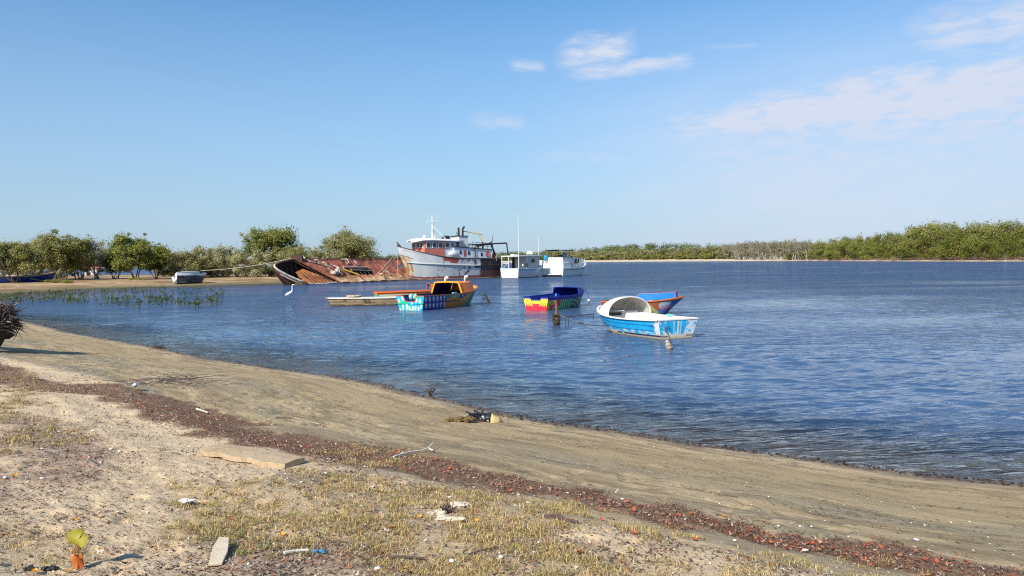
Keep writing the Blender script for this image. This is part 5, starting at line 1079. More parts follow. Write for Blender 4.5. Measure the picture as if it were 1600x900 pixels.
# ------------------------------------------------------------------ motor cruiser
r = thing('motor_cruiser', 'white motor cruiser with dark canvas top, rightmost of the moored large boats', 'motor yacht')
st = (pt(845,431.2)+pt(881,430.8))/2*.955; place(r, st[:2], (st[0]+5.5, st[1]+9.6))
CR = Boat(11.4, 4.1, 1.22, 1.25, 2.15, st=.96, rake=1.7, draft=.3, trk=.10, bot=.86, full=2.7, um=.5)
def f(u, v, side):
    A = fill(u, (.62,.65,.66)); setc(A, (v > .83) & (v < .90), (.10,.11,.13)); setc(A, v >= .90, (.80,.80,.78)); setc(A, v < .24, (.06,.06,.07)); return A
CR.shell(r, f, m_white, th=.06); CR.transom(r, lambda y, v: np.where((v < .25)[..., None]+0*y[..., None] > 0, C(.10,.07,.05), C(.80,.79,.76)), m_white); CR.gunwale(r, m_white, .14, .06); CR.deck(r, m_white, .0, .985, -.05)
q = MB(); q.box((-.45,0,.32), (.8,3.3,.10)); q.build('swim_platform', m_white, r, bevel=.03)
q = MB(); [q.tube([(-.15,y_,.35),(-.15,y_,1.2)], .03, 5) for y_ in (1.05,.65)]; [q.tube([(-.15,1.05,.5+.25*k),(-.15,.65,.5+.25*k)], .025, 5) for k in range(3)]; q.build('boarding_ladder', m_greyin, r)
c1 = house('cockpit_coaming', .35, 3.2, 1.75, 1.75, 1.1, 1.15, 2.05, 2.05, m_white, r); c2 = house('flybridge', 1.0, 4.2, 1.35, 1.45, 2.0, 2.0, 2.95, 2.95, m_white, r)
q = MB(); q.box((.97,.3,2.72), (.03,1.1,.14)); q.build('name_plate', m_greyin, c2); q = MB(); q.box((1.0,-.1,2.98), (.1,2.2,.05)); q.build('coaming_rail', m_cream, c2)
dc = house('deck_cabin', 4.4, 8.6, 1.45, 1.05, 1.2, 1.4, 3.05, 2.75, m_white, r)
for s_ in (-1,):
    for x0_, x1_ in ((5.0,6.3),(6.55,7.4)):
        q = MB(); yy = lambda x: s_*(1.45-(x-4.4)/4.2*.40+.02); arcs = [(x0_+(x1_-x0_)*t, yy(x0_+(x1_-x0_)*t), 1.95+.75*math.sin(math.pi*min(.5,t*.9))**.8*(1 if t < .56 else 1)) for t in np.linspace(0,1,12)]
        q.grid(np.array([[(a_[0],a_[1],1.95) for a_ in arcs],[a_ for a_ in arcs]])); q.build('window', m_glass, dc)
q = MB(); q.box((8.63,0,2.3), (.03,1.6,.6), ry=-.2); q.build('windscreen', m_glass, dc)
q = MB(); bt = np.array([[(x_, y_*1.65, 3.98+.14*(1-y_*y_)-.0*x_) for y_ in np.linspace(-1,1,7)] for x_ in np.linspace(.5,4.6,5)]); q.grid(bt); o = q.build('canvas_top', mat('dark_canvas', (.055,.04,.045), rough=.9, var=.15), r); md = o.modifiers.new('t','SOLIDIFY'); md.thickness = .07
q = MB(); [q.tube([(x_,y_,2.9),(x_+.4,y_,4.0)], .03, 5) for x_ in (1.2,2.6,3.9) for y_ in (-1.5,1.5)]; [q.tube([(3.9,y_,2.9),(1.6,y_,4.0)], .025, 5) for y_ in (-1.5,1.5)]; q.build('canopy_frame', m_black, r)
for y_, x_ in ((1.5,.8),(-.9,2.6)): q = MB(); q.lathe([(.28,0),(.30,.2),(.30,.55),(.26,.75)], (x_, y_, 2.55 if y_ > 0 else 2.95)); q.build('blue_drum', mat('blue_plastic', (.02,.28,.60), rough=.4, var=.1), r, smooth=True)
q = MB(); q.box((2.7,-.1,3.1), (.7,.6,.5)); q.build('helm_seat', m_black, c2, bevel=.05); q = MB(); q.tube([(4.6,-.8,2.9),(4.55,-.8,4.4)], .06, 6); q.build('radar_mast', m_greyin, r)
q = MB(); [q.tube([(x_,-float(CR.P(x_/11.4,1.,1)[1])*.92,float(CR.P(x_/11.4,1.,1)[2])),(x_,-float(CR.P(x_/11.4,1.,1)[1])*.92,float(CR.P(x_/11.4,1.,1)[2])+.65)], .03, 5) for x_ in (6.5,7.6,8.7,9.8,10.8)]; q.tube([(x_,-float(CR.P(x_/11.4,1.,1)[1])*.92,float(CR.P(x_/11.4,1.,1)[2])+.65) for x_ in (5.6,6.5,7.6,8.7,9.8,10.9)], .03, 5); q.build('bow_rail', m_white, r)
q = MB(); q.box((9.2,-.2,2.35), (1.9,1.5,.75), taper=.8); q.build('upturned_tender', m_white, r, bevel=.15)
q = MB(); q.blob((.2,2.3,1.2), (.42,.34,.42), 12, 8, .05); q.build('fender', m_cream, r, smooth=True)
q = MB(); q.box((.5,2.15,2.15), (.6,.4,.8)); q.build('outboard_cover', m_white, r, bevel=.06); q = MB(); q.tube([(.9,1.7,2.0),(.9,1.7,3.2)], .12, 8); q.build('stern_light_post', m_white, r); q = MB(); q.tube([(.9,1.5,2.9),(.85,1.5,4.4)], .02, 4); q.build('aerial', m_black, r)
# ------------------------------------------------------------------ egret
q = MB(); q.tube([(-.34,0,.30),(-.22,0,.36),(-.05,0,.44),(.10,0,.52),(.17,0,.60),(.20,0,.74),(.18,0,.90),(.20,0,1.02),(.25,0,1.07),(.31,0,1.06),(.42,0,1.03)], [.03,.085,.11,.085,.05,.032,.028,.028,.035,.025,.006], 10, (.85,.85,.83))
for y_ in (-.03, .03): q.tube([(0,y_,.36),(.01,y_,.15),(.0,y_,-.15)], [.02,.012,.012], 5, (.05,.05,.04))
o = q.build('egret', m_scallop, smooth=True); o.location = pt(453,468); o.rotation_euler = (0,0,rad(-6)); tag(o, 'white long necked egret wading in the shallows left of the wreck bow', 'bird')
# ------------------------------------------------------------------ seedlings in the flooded shallows
rng = np.random.default_rng(31); q = MB()
def sprig(q, p, h, rng, big=1.):
    col = np.array([(.09,.14,.02),(.14,.17,.03),(.06,.09,.02)][int(rng.integers(3))])
    top = np.array(p)+np.array([rng.normal()*.05*big, rng.normal()*.05, h]); q.tube([tuple(np.array(p)-[0,0,.25]), tuple(top)], [.016*big, .010*big], 3, (.13,.12,.05), cap=False)
    for k in range(int(4+3*big)):
        d = rng.normal(size=3); d[2] = abs(d[2])*.6; d /= np.linalg.norm(d); c = top-np.array([0,0,rng.uniform(0,.5)*h]); L = rng.uniform(.07,.14)*big; s_ = np.cross(d, rng.normal(size=3)); s_ /= np.linalg.norm(s_)
        q.add([tuple(c), tuple(c+d*L*.5+s_*L*.22), tuple(c+d*L), tuple(c+d*L*.5-s_*L*.22)], [(0,1,2,3)], col*rng.uniform(.7,1.4))
for k in range(950):
    px = rng.uniform(-60, 350)**1.0; t_ = rng.random(); y_ = np.interp(px, [-60, 100, 350], [466, 455, 449])+t_*np.interp(px, [-60, 100, 200, 350], [8, 20, 28, 30])
    if rng.random() > .35+.65*vnoise(np.array(px/22.), np.array(y_/5.), 2)*1.2: continue
    sprig(q, pt(px, y_), rng.uniform(.12,.38), rng, 1.15)
o = q.build('mangrove_seedlings', m_leaf); tag(o, 'scattered green mangrove seedlings and sprigs in the shallow water', 'seedlings', kind='stuff')
for k, (px, y_, h, lb) in enumerate([(331,477,.62,'rightmost tall green seedling standing alone in the cove shallows'),(311,481,.46,'bushy green seedling just left of the tallest one in the shallows'),(217,482,.50,'green seedling nearest the beach in the middle of the shallows'),(180,474,.55,'dark leaved seedling in the shallows left of the middle'),(88,462,.42,'clump like seedling at the muddy margin on the left'),(302,481,.38,'shorter seedling left of the bushy one')]):
    q = MB(); rg = np.random.default_rng(300+k)
    for j in range(3): sprig(q, (rg.normal()*.12, rg.normal()*.12, 0), h*rg.uniform(.7,1), rg, 1.6)
    o = q.build('mangrove_seedling', m_leaf); o.location = pt(px, y_); tag(o, lb, 'seedling')
for k, (px, y_) in enumerate([(100,441),(88,440),(214,437)]):
    rg = np.random.default_rng(400+k); root = thing('low_shrub', ['bright yellow green ground shrub in front of the blue skiff bow','second yellow green ground shrub touching the blue skiff bow','small yellow green plant at the foot of the round spit tree'][k], 'shrub'); p_ = pt(px, y_+2, .4)
    V, Q, c = leaves([(x, rg.normal()*.5, .15) for x in np.linspace(-.9,.9,6)], [.42]*6, 900 if k < 2 else 400, .12, [(.24,.25,.03),(.30,.28,.05),(.18,.19,.03)], rg, .5)
    fastmesh('foliage', V, Q, m_leaf, cols=c, parent=root); qq = MB(); [qq.tube([(0,0,-.1),(x_,0,.2)], .02, 4, (.2,.15,.1)) for x_ in (-.5,0,.5)]; qq.build('stem', m_bark, root); root.location = (p_[0], p_[1], ground_z(p_[0], p_[1]))
# ------------------------------------------------------------------ upturned roots at the left edge
rr0 = random.Random(77); g0 = on_ground(-18, 549); rr0.random(); r = thing('uprooted_stump', 'dark upturned root mass overhanging the sand at the left edge', 'stump', loc=tuple(g0)); r.scale = (.9,.9,.88)
q = MB(); q.tube([(-.1,0,-.15),(.0,.05,.25),(.08,.1,.62)], [.18,.30,.36], 12, (.055,.038,.028)); [q.blob((.05+rr0.uniform(-.25,.22), .1+rr0.uniform(-.3,.3), rr0.uniform(.45,1.05)), (.26,.26,.22), 9, 6, .3, (.06,.042,.03), k) for k in range(16)]; q.tube([(.1,.1,.8),(-1.2,.3,1.0),(-3.2,.6,.7)], [.35,.26,.2], 9, (.12,.09,.07)); q.build('root_ball', m_bark, r)
rr = np.random.default_rng(9)
q = MB()
for k in range(330):
    an = rr.uniform(-1.9, 1.5); el_ = rr.uniform(-.5, 1.2); d = np.array([math.cos(an)*math.cos(el_), math.sin(an)*math.cos(el_), math.sin(el_)]); b0 = np.array([.05,.08,.75])+d*.42*np.array([1,1,.9]); b0[2] = max(b0[2], .25)
    L = rr.uniform(.12,.38); w1 = b0+d*L*.5+rr.normal(size=3)*.06; w2 = b0+d*L+rr.normal(size=3)*.10; R_ = rr.uniform(.008,.022)
    q.tube([tuple(b0), tuple(w1), tuple(w2)], [R_*1.6, R_, R_*.4], 4, np.array([.07,.05,.04])*rr.uniform(.6, 2.2) if rr.random() < .85 else np.array([.38,.30,.24]), cap=False)
q.build('root', m_bark, r)
q = MB(); [q.blob((.42+rr.normal()*.06, -.25+rr.normal()*.05, 1.02+rr.normal()*.06), (.06,.05,.06), 7, 5, .2, (.62,.50,.42), k) for k in range(5)]; q.build('pale_fungus', m_scallop, r)
# ------------------------------------------------------------------ loose things on the beach
def on_box(name, label, cat, px, py, size, rz, m_, rx=0, ry=0, dz=0, bev=.004):
    p_ = on_ground(px, py); q = MB(); q.box((0,0,size[2]/2), size); o = q.build(name, m_, bevel=bev); o.location = tuple(p_+np.array([0,0,dz])); o.rotation_euler = (rx, ry, rz); return tag(o, label, cat)
a_, b_ = on_ground(322,708), on_ground(462,733); q = MB(); L = float(np.linalg.norm((b_-a_)[:2])); 
row = []
for t_ in np.linspace(0, 1, 26):
    w_ = .17*(1-.25*abs(t_-.5)) + .012*math.sin(t_*17)
    if t_ < .15: w_ *= .45+.55*t_/.15
    jag = (.018 if int(t_*26) in (7,8,15,16,21,22) else 0); z_ = .025+.012*math.sin(t_*5); row.append([(t_*L, -w_+jag, z_-.03), (t_*L, -w_+jag, z_+.018), (t_*L, 0, z_+.024), (t_*L, w_*.9, z_+.014), (t_*L, w_*.9, z_-.03), (t_*L, -w_+jag, z_-.03)])
q.grid(np.array(row)); q.add(row[0][:5], [(0,1,2,3,4)]); q.add(row[-1][:5], [(4,3,2,1,0)])
m_plank = mat('bleached_plank', (.46,.34,.21), rough=.85, var=.18, scale=14, bump=.5, bscale=60, dirt=(.40,.24,.10), dscale=7, dlo=.55, dhi=.68)
o = q.build('driftwood_plank', m_plank); o.location = tuple((a_)+np.array([0,0,.012])); o.rotation_euler = (0,0,math.atan2(*(b_-a_)[:2][::-1])); tag(o, 'long pale broken wooden plank lying on the sand above the grass', 'plank')
m_slate = mat('pale_board', (.60,.50,.36), rough=.8, var=.12, scale=18, bump=.3, bscale=80)
p_ = on_ground(343, 864); q = MB(); V = [(-.03,-.18,0),(.045,-.175,0),(.05,-.02,0),(.028,.17,0),(-.035,.185,0),(-.045,.04,0)]; q.add([(x,y,.0) for x,y,_ in V]+[(x,y,.018) for x,y,_ in V], [(5,4,3,2,1,0),(6,7,8,9,10,11)]+[(i_,(i_+1)%6,6+(i_+1)%6,6+i_) for i_ in range(6)])
o = q.build('board_scrap', m_slate, bevel=.003); o.location = tuple(p_+np.array([0,0,.018])); o.rotation_euler = (.06,.05,rad(12)); tag(o, 'flat pale grey board scrap lying in the grass near the bottom edge', 'board')
# sea grape leaf standing on its stalk with a curled orange leaf round it
g0 = on_ground(123, 882); r = thing('upright_leaf', 'round yellow green leaf standing upright on the sand above a curled orange leaf', 'leaf', loc=tuple(g0))
m_lf = mat('yellow_green_leaf', (.38,.34,.035), rough=.5, var=.18, scale=22, dirt=(.30,.17,.04), dscale=16, dlo=.56, dhi=.66, trans=.3); m_ol = mat('orange_leaf', (.55,.15,.03), rough=.6, var=.4, scale=26, trans=.2); m_vein = mat('leaf_vein', (.22,.10,.03), rough=.6)
G = []
for i_ in range(15):
    u_ = -1+2*i_/14; row = []
    for j in range(15):
        v_ = -1+2*j/14; rr_ = max(abs(u_), abs(v_)); n_r = math.hypot(u_, v_) or 1; k_ = rr_/n_r; x, y = u_*k_, v_*k_
        if y < -.6 and abs(x) < .2: y += .12*(1-abs(x)/.2)
        row.append((x*(.064+.006*math.sin(y*4)), -.016*(x*x)+.008*math.sin(y*3+x*2), y*(.052+.004*math.sin(x*5))+.172))
    G.append(row)
q = MB(); q.grid(np.array(G)); o = q.build('leaf_blade', m_lf, r, smooth=True); o.rotation_euler = (0, rad(3), rad(-12))
q = MB(); q.tube([(-.02,.0,.0),(-.018,-.002,.11),(.035,-.004,.215)], [.0035,.003,.0015], 5); q.tube([(.0,.01,.02),(.05,.01,.13),(.085,.015,.19)], [.0022,.0018,.001], 4); q.tube([(.004,0,.10),(.004,0,.13)], .011, 7); q.build('stalk', m_vein, r)
G = [[((.030-.020*t*t+.010*math.sin(a*3+t*2))*math.cos(a)+.006*math.sin(t*5), (.024-.010*t+.008*math.sin(a*4+1))*math.sin(a)-.005, t*(.098+.016*math.sin(a*2.3))-.004) for t in np.linspace(0,1,9)] for a in np.linspace(-2.7, -.1, 19)]; q = MB(); q.grid(np.array(G)); q.grid(np.array([[(x_*1.1+.018, y_*.5-.022+.01*math.sin(x_*90), z_) for x_, y_, z_ in ((-.03+.05*s_-.018*t, .01*math.sin(s_*6), .085*t*(1-.3*abs(s_-.5))) for s_ in np.linspace(0,1,6))] for t in np.linspace(0,1,6)])); q.build('curled_leaf', m_ol, r, smooth=True)
# curled single leaves
def leaf_mesh(seed, L=.09, curl=.5):
    rg = random.Random(seed); G = []
    for i_ in range(9):
        t = i_/8; hw = .34*math.sin(math.pi*min(1, t*1.02+.02))**.7; row = []
        for j in range(5):
            s_ = (j-2)/2; row.append(((t-.5)*L, s_*hw*L, curl*L*.35*((t-.5)**2*2+s_*s_*.5)+rg.uniform(-.004,.004)+.004))
        G.append(row)
    return np.array(G)
red_px = [(208,708),(340,645),(352,660),(378,672),(420,692),(432,697),(443,690),(452,694),(462,692),(480,700),(610,732),(640,735),(650,738),(660,728),(668,742),(690,738),(702,735),(792,746),(788,758),(798,770),(806,766),(868,776),(938,800),(955,789),(980,786),(984,795),(1000,791),(1060,806),(1080,804),(1100,812),(1160,812),(1275,838),(1262,848),(1270,850),(1352,855),(1448,878),(1462,882),(1330,751),(1508,880),(1515,884),(940,818),(957,814),(992,847),(1042,822),(858,876),(905,870),(555,758),(545,762),(460,765),(616,827),(1140,873),(362,807),(1085,852),(1122,875),(1205,850),(1230,862),(400,690),(395,684),(880,780),(900,785),(990,800)]
yel_px = [(325,768),(345,763),(400,752),(155,807),(107,893),(624,812),(612,830),(745,820),(740,812),(632,891),(442,832),(809,834),(1192,816),(1130,808),(573,806),(22,744),(117,815),(392,873),(655,812),(54,893)]
m_rl = mat('red_dry_leaf', (.42,.10,.045), rough=.55, var=.3, scale=15, trans=.15); m_yl = mat('amber_dry_leaf', (.72,.33,.03), rough=.55, var=.25, scale=15, trans=.15)
def scatter_leaves(plist, m_, label, group, base):
    src = []
    for k in range(3):
        q = MB(); q.grid(leaf_mesh(base+k, 1.0, random.uniform(.3,.9))); o = q.build('fallen_leaf', m_, smooth=True); src.append(o)
    for i_, (px, py) in enumerate(plist):
        o = src[i_] if i_ < 3 else copy_tree(src[i_ % 3]); p_ = on_ground(px, py); o.location = tuple(p_+np.array([0,0,.012])); s_ = random.uniform(.03,.058); o.scale = (s_, s_, s_); o.rotation_euler = (random.uniform(-.4,.4), random.uniform(-.5,.3), random.uniform(0,6.28)); tag(o, label, 'leaf', group)
scatter_leaves(red_px, m_rl, 'curled dry leaf of a rusty red orange colour lying on the beach', 'rusty red dry leaves on the beach', 10)
scatter_leaves(yel_px, m_yl, 'small amber yellow dry leaf on the sand and grass', 'amber yellow dry leaves on the beach', 20)
# sticks and branches
def stick(label, P_, r_, m_, name='stick', cat='stick', dz=.02, col=None):
    pts = [on_ground(*p[:2])+np.array([0,0,dz+(p[2] if len(p) > 2 else 0)]) for p in P_]; q = MB(); q.tube([tuple(p) for p in pts], [r_*(1-.5*i_/len(pts)) for i_ in range(len(pts))], 6, col); o = q.build(name, m_); return tag(o, label, cat)
m_bleach = mat('bleached_wood', (.66,.61,.52), rough=.8, var=.1, scale=20); m_dkst = mat('dark_stick', (.09,.06,.05), rough=.9, var=.3, scale=20)
r = stick('thin bleached white branch lying across the edge of the wrack line', [(615,717),(638,711),(658,708),(670,706,.02),(677,702,.05)], .011, m_bleach, 'driftwood_branch', 'branch')
q = MB(); a_ = on_ground(670,706)+np.array([0,0,.035]); b_ = on_ground(676,709)+np.array([0,0,.03]); q.tube([tuple(a_), tuple(b_)], .008, 5); o = q.build('twig', m_bleach, r)
stick('dark straight stick in the grass near the bottom centre', [(608,873),(630,875),(664,877)], .009, m_dkst)
stick('thin dark forked stick right of the bottom centre', [(732,875),(755,871),(778,866)], .006, m_dkst)
stick('thick purplish dead branch right of the grass', [(852,819),(868,823),(885,828),(903,832)], .016, m_dkst, 'dead_branch', 'branch')
stick('short pale stick left of the blue plastic scrap', [(444,870),(462,866),(482,864)], .010, m_bleach)
stick('thin pale twig on the wrack line at the left', [(307,641),(325,647)], .012, m_bleach)
stick('long dark twig on grey sand above the wrack at the right', [(905,768),(925,770),(945,770)], .006, m_dkst)
stick('brown straight stick on the left part of the damp beach', [(430,655),(460,654),(500,664)], .012, m_wood)
rg = random.Random(4)
o0 = on_ground(272, 598); q = MB()
for k in range(70):
    p_ = on_ground(272+rg.gauss(0,36), 597+rg.uniform(-7,8))-o0; an = rg.uniform(-.5,.5)+(math.pi if rg.random() < .5 else 0); L = rg.uniform(.15,.8)
    q.tube([tuple(p_+np.array([0,0,.02])), tuple(p_+np.array([math.cos(an)*L*.5, math.sin(an)*L*.5, rg.uniform(.02,.09)])), tuple(p_+np.array([math.cos(an)*L, math.sin(an)*L, rg.uniform(0,.05)+.02]))], [.008,.006,.003], 4, [(.09,.06,.05),(.16,.12,.09),(.07,.05,.045),(.40,.34,.27)][k % 4])
o = q.build('brushwood', m_bark); o.location = tuple(o0); tag(o, 'tangle of dead grey twigs on the damp sand above the plastic bottle', 'branches', kind='stuff')
# coconut husk with black plastic, weed clump
g0 = on_ground(768, 659); q = MB(); G = [[(.15*math.sin(ph)*math.cos(th)*(1+.12*math.sin(th*5)), .10*math.sin(ph)*math.sin(th), .115*math.cos(ph)*(1-.35*math.cos(th))+.0) for th in np.linspace(-1.9, 1.5, 12)] for ph in np.linspace(.05, math.pi*.55, 9)]; q.grid(np.array(G)); o = q.build('coconut_husk', mat('husk', (.58,.44,.20), rough=.85, var=.15, scale=10, bump=.5, bscale=30), smooth=True); md = o.modifiers.new('t','SOLIDIFY'); md.thickness = .02; o.location = tuple(g0); o.rotation_euler = (0,0,rad(20)); tag(o, 'pale half coconut husk beside black plastic near the waterline', 'husk')
g0 = on_ground(748, 658); q = MB(); rr = random.Random(6)
for k in range(26): q.tube([(rr.uniform(-.22,.22), rr.uniform(-.05,.05), rr.uniform(0,.06)), (rr.uniform(-.2,.2), rr.uniform(-.08,.08), rr.uniform(.03,.17)), (rr.uniform(-.2,.2), rr.uniform(-.06,.06), rr.uniform(0,.06))], rr.uniform(.01,.028), 6)
for k in range(8): q.blob((rr.uniform(-.18,.18), rr.uniform(-.05,.05), rr.uniform(.02,.08)), (.06,.05,.045), 7, 5, .35, None, k)
o = q.build('plastic_tangle', mat('black_plastic', (.025,.028,.035), rough=.35, var=.2)); o.location = tuple(g0); tag(o, 'tangled black plastic strip heap beside the coconut husk', 'rubbish')
g0 = on_ground(716, 659); q = MB()
for k in range(16): q.blob((rr.uniform(-.2,.2), rr.uniform(-.08,.08), rr.uniform(0,.05)), (rr.uniform(.03,.09),.05,.035), 7, 5, .35, None, k)
o = q.build('weed_clump', mat('brown_weed', (.15,.10,.035), rough=.9, var=.4, scale=20, bump=.6, bscale=40)); o.location = tuple(g0); tag(o, 'small brown clump of seaweed left of the black plastic', 'seaweed')
g0 = on_ground(672, 617); q = MB(); [q.tube([(0,0,0), (rr.uniform(-.1,.1), rr.uniform(-.1,.1), .1), (rr.uniform(-.15,.15), 0, rr.uniform(.05,.16))], .009, 5) for k in range(9)]; o = q.build('rooted_twigs', m_dkst); o.location = tuple(g0); tag(o, 'short dark twig tuft sticking up at the water edge', 'twigs')
g0 = on_ground(250, 545); q = MB(); [q.tube([(rr.uniform(-.3,.3),0,0), (rr.uniform(-.3,.3), rr.uniform(-.1,.1), rr.uniform(.1,.25))], .02, 5) for k in range(9)]; [q.blob((rr.uniform(-.3,.3),0,.03), (.09,.07,.05), 7, 5, .3, None, k) for k in range(5)]; o = q.build('rooted_twigs', m_growth); o.scale = (.6,.6,.5); o.location = tuple(g0); tag(o, 'greyish snag of twigs on the waterline at the left', 'twigs')
# bottle, scraps, shells, stones
m_clear = mat('cloudy_plastic', (.50,.58,.66), rough=.25, var=.1, spec=.8)
p_ = on_ground(211, 611); q = MB(); q.lathe([(.028,0),(.034,.01),(.034,.13),(.030,.15),(.013,.19),(.013,.21)], n=14); o = q.build('plastic_bottle', m_clear, smooth=True); o.location = tuple(p_+np.array([0,0,.06])); o.rotation_euler = (rad(80),0,rad(30)); o.scale = (1.1,1.1,.9); tag(o, 'crushed clear plastic bottle on the wrack line at the left', 'bottle')
def crumple(name, label, cat, px, py, sz, m_, seed, n=5, dz=0):
    rr = random.Random(seed); q = MB()
    for k in range(n): q.blob((rr.uniform(-sz,sz)*.8, rr.uniform(-sz,sz)*.4, sz*.25), (sz*rr.uniform(.3,.7), sz*rr.uniform(.25,.5), sz*rr.uniform(.15,.35)), 8, 5, .4, None, seed+k)
    o = q.build(name, m_); o.location = tuple(on_ground(px, py)+np.array([0,0,dz])); return tag(o, label, cat)
m_bp = mat('blue_scrap', (.03,.24,.42), rough=.4, var=.2, scale=30); m_shell = mat('shell_white', (.80,.77,.70), rough=.5, var=.1, scale=20); m_cloth = mat('dirty_white_cloth', (.58,.50,.38), rough=.9, var=.2, scale=20, bump=.6, bscale=60); m_hollow = mat('dark_hollow', (.05,.045,.04), rough=.95, var=.3, scale=20, bump=.8, bscale=50)
crumple('plastic_scrap', 'bright blue plastic scrap among grey leaf litter', 'rubbish', 497, 864, .034, m_bp, 3, 4)
crumple('plastic_scrap', 'white crumpled plastic strip on the sand left of the grass', 'rubbish', 290, 778, .05, m_shell, 4, 7)
crumple('rag', 'dirty white rag lump left of the dark twig tuft in the grass', 'rag', 684, 806, .06, m_cloth, 5, 6)
crumple('rag', 'larger pale rag heap right of the dark twig tuft in the grass', 'rag', 716, 800, .075, m_cloth, 6, 8)
crumple('rag', 'flat pale rag spread in front of the dark twig tuft', 'rag', 702, 817, .075, m_cloth, 7, 8)
crumple('dark_lump', 'dark lump for a hollow in the sand by the curled orange leaf, left one of two', 'rock', 50, 886, .045, m_hollow, 8, 4); crumple('dark_lump', 'dark lump for a hollow in the sand by the curled orange leaf, right one of two', 'rock', 80, 884, .05, m_hollow, 9, 5)  # two dark lumps stand in for a dark hollow in the sand
crumple('dark_lump', 'small dark brown lump on the sand at the left', 'rock', 53, 684, .05, m_dkst, 19, 3)
g0 = on_ground(700, 806); q = MB(); rr = random.Random(7); [q.tube([(rr.uniform(-.03,.03),0,0), (rr.uniform(-.07,.07), rr.uniform(-.04,.04), rr.uniform(.03,.08))], .003, 4) for k in range(30)]; o = q.build('twig_tuft', m_dkst); o.location = tuple(g0); tag(o, 'blackish twig tuft between the pale rags in the grass', 'twigs')
shells = [(1258,861,.035,'round white shell on the sand below the wrack line at the right'),(1432,845,.03,'white shell on grey sand at the lower right'),(1216,847-27,.02,0),(1250,821,.02,0),(1268,821,.02,0),(556,746,.024,0),(583,766,.024,0),(471,758,.02,0),(658,782,.022,0),(706,881,.035,'white shell piece at the bottom centre'),(590,891,.03,0),(783,879,.03,0),(810,775,.022,0),(825,790,.02,0),(972,781,.025,0),(887,773,.02,0),(842,854,.02,0),(834,872,.018,0),(1445,744+80,.018,0),(1515,817,.018,0),(965,767,.02,0),(1148,848,.022,0),(173,702,.03,0),(187,704,.03,0),(65,699,.025,0),(8,746,.03,0),(66,747,.03,0),(145,672,.035,0),(257,667,.03,0),(92,671,.035,0)]
src = None
for px, py, s_, lb in shells:
    if src is None: q = MB(); q.blob((0,0,.25), (.8,.6,.32), 9, 6, .10, None, 3); src = q.build('shell', m_shell, smooth=True); o = src
    else: o = src.copy(); COL.objects.link(o)
    o.location = tuple(on_ground(px, py)+np.array([0,0,.006])); s_ *= .8; o.scale = (s_, s_, s_); o.rotation_euler = (0,0,random.uniform(0,6)); tag(o, lb or 'tiny white shell fragment scattered on the beach', 'shell', None if lb else 'tiny white shells on the beach')
    if lb and 'group' in o: del o['group']
# ------------------------------------------------------------------ uncountable litter and grass
def sample(n, rmin, rmax, rng, amax=44):
    r_ = np.exp(rng.uniform(math.log(rmin), math.log(rmax), n)); a = np.radians(rng.uniform(-amax, amax, n)); return r_*np.sin(a), r_*np.cos(a)
def bits(name, label, x, y, lo, hi, asp, pal, rng, tilt=.5, up_=.004, curl=.25, m_=None, pw=None, yaw=None):
    n = len(x); z = height(x, y)[0]+up_; L = rng.uniform(lo, hi, n)*(1+.03*np.hypot(x, y)); Wd = L*rng.uniform(asp*.5, asp*1.3, n); an = rng.uniform(0, 6.28, n) if yaw is None else yaw+rng.normal(size=n)*.35
    d = np.stack([np.cos(an), np.sin(an), rng.normal(size=n)*tilt*.5], 1); d /= np.linalg.norm(d, axis=1)[:, None]; s_ = np.stack([-np.sin(an), np.cos(an), rng.normal(size=n)*tilt], 1); s_ /= np.linalg.norm(s_, axis=1)[:, None]
    P_ = np.stack([x, y, z+L*.10], 1); c_ = rng.uniform(0, curl, n)[:, None]*L[:, None]*np.array([0,0,1.])
    a = P_-d*L[:, None]*.5+c_; b = P_-s_*Wd[:, None]*.5; c = P_+d*L[:, None]*.5+c_; e = P_+s_*Wd[:, None]*.5
    V = np.stack([a, b, c, e], 1).reshape(-1, 3); pal = np.array(pal); col = pal[rng.choice(len(pal), n, p=pw)]*rng.uniform(.65, 1.3, (n, 1))
    o = fastmesh(name, V, np.arange(4*n).reshape(-1, 4), m_ or m_bits, cols=np.repeat(col, 4, 0)); return tag(o, label, 'litter', kind='stuff')
rng = np.random.default_rng(55)
x, y = sample(420000, 3.0, 22, rng); s_ = sdist(x, y, NEAR); k = (s_ > 3.3) & (s_ < 8.5); x, y = x[k], y[k]; m_ = mask(x, y, [WR], .14, .7)*(.45+.55*sstep(fbm(x/.45, y/.45, 3, 4), .36, .56)); k = rng.random(len(x)) < m_*.95; x, y = x[k][:70000], y[k][:70000]
bits('wrack_litter', 'long dark red brown band of washed up leaf and seagrass litter', x, y, .007, .034, .30, [(.22,.10,.06),(.15,.065,.042),(.31,.17,.11),(.44,.32,.24),(.36,.11,.05),(.09,.055,.04),(.55,.47,.38)], rng, .8, .007, .4, pw=[.30,.22,.17,.12,.06,.08,.05])
x, y = sample(16000, 3.0, 22, rng); m_ = mask(x, y, [WR], .14, .7)*sstep(fbm(x/.6, y/.6, 3, 1), .40, .60); k = rng.random(len(x)) < m_*.65; x, y = x[k], y[k]
bits('wrack_leaves', 'orange red leaf flakes mixed into the dark litter band', x, y, .014, .042, .5, [(.42,.11,.045),(.33,.08,.04),(.45,.19,.08)], rng, .6, .018, .3)
x, y = sample(230000, 3.0, 20, rng); s_ = sdist(x, y, NEAR); m_ = np.maximum(mask(x, y, LIT, .4, 1.1)*1.0, .20+.45*sstep(fbm(x/.6, y/.6, 3, 3), .48, .66)); k = (s_ > 5.2) & (rng.random(len(x)) < m_); x, y = x[k], y[k]
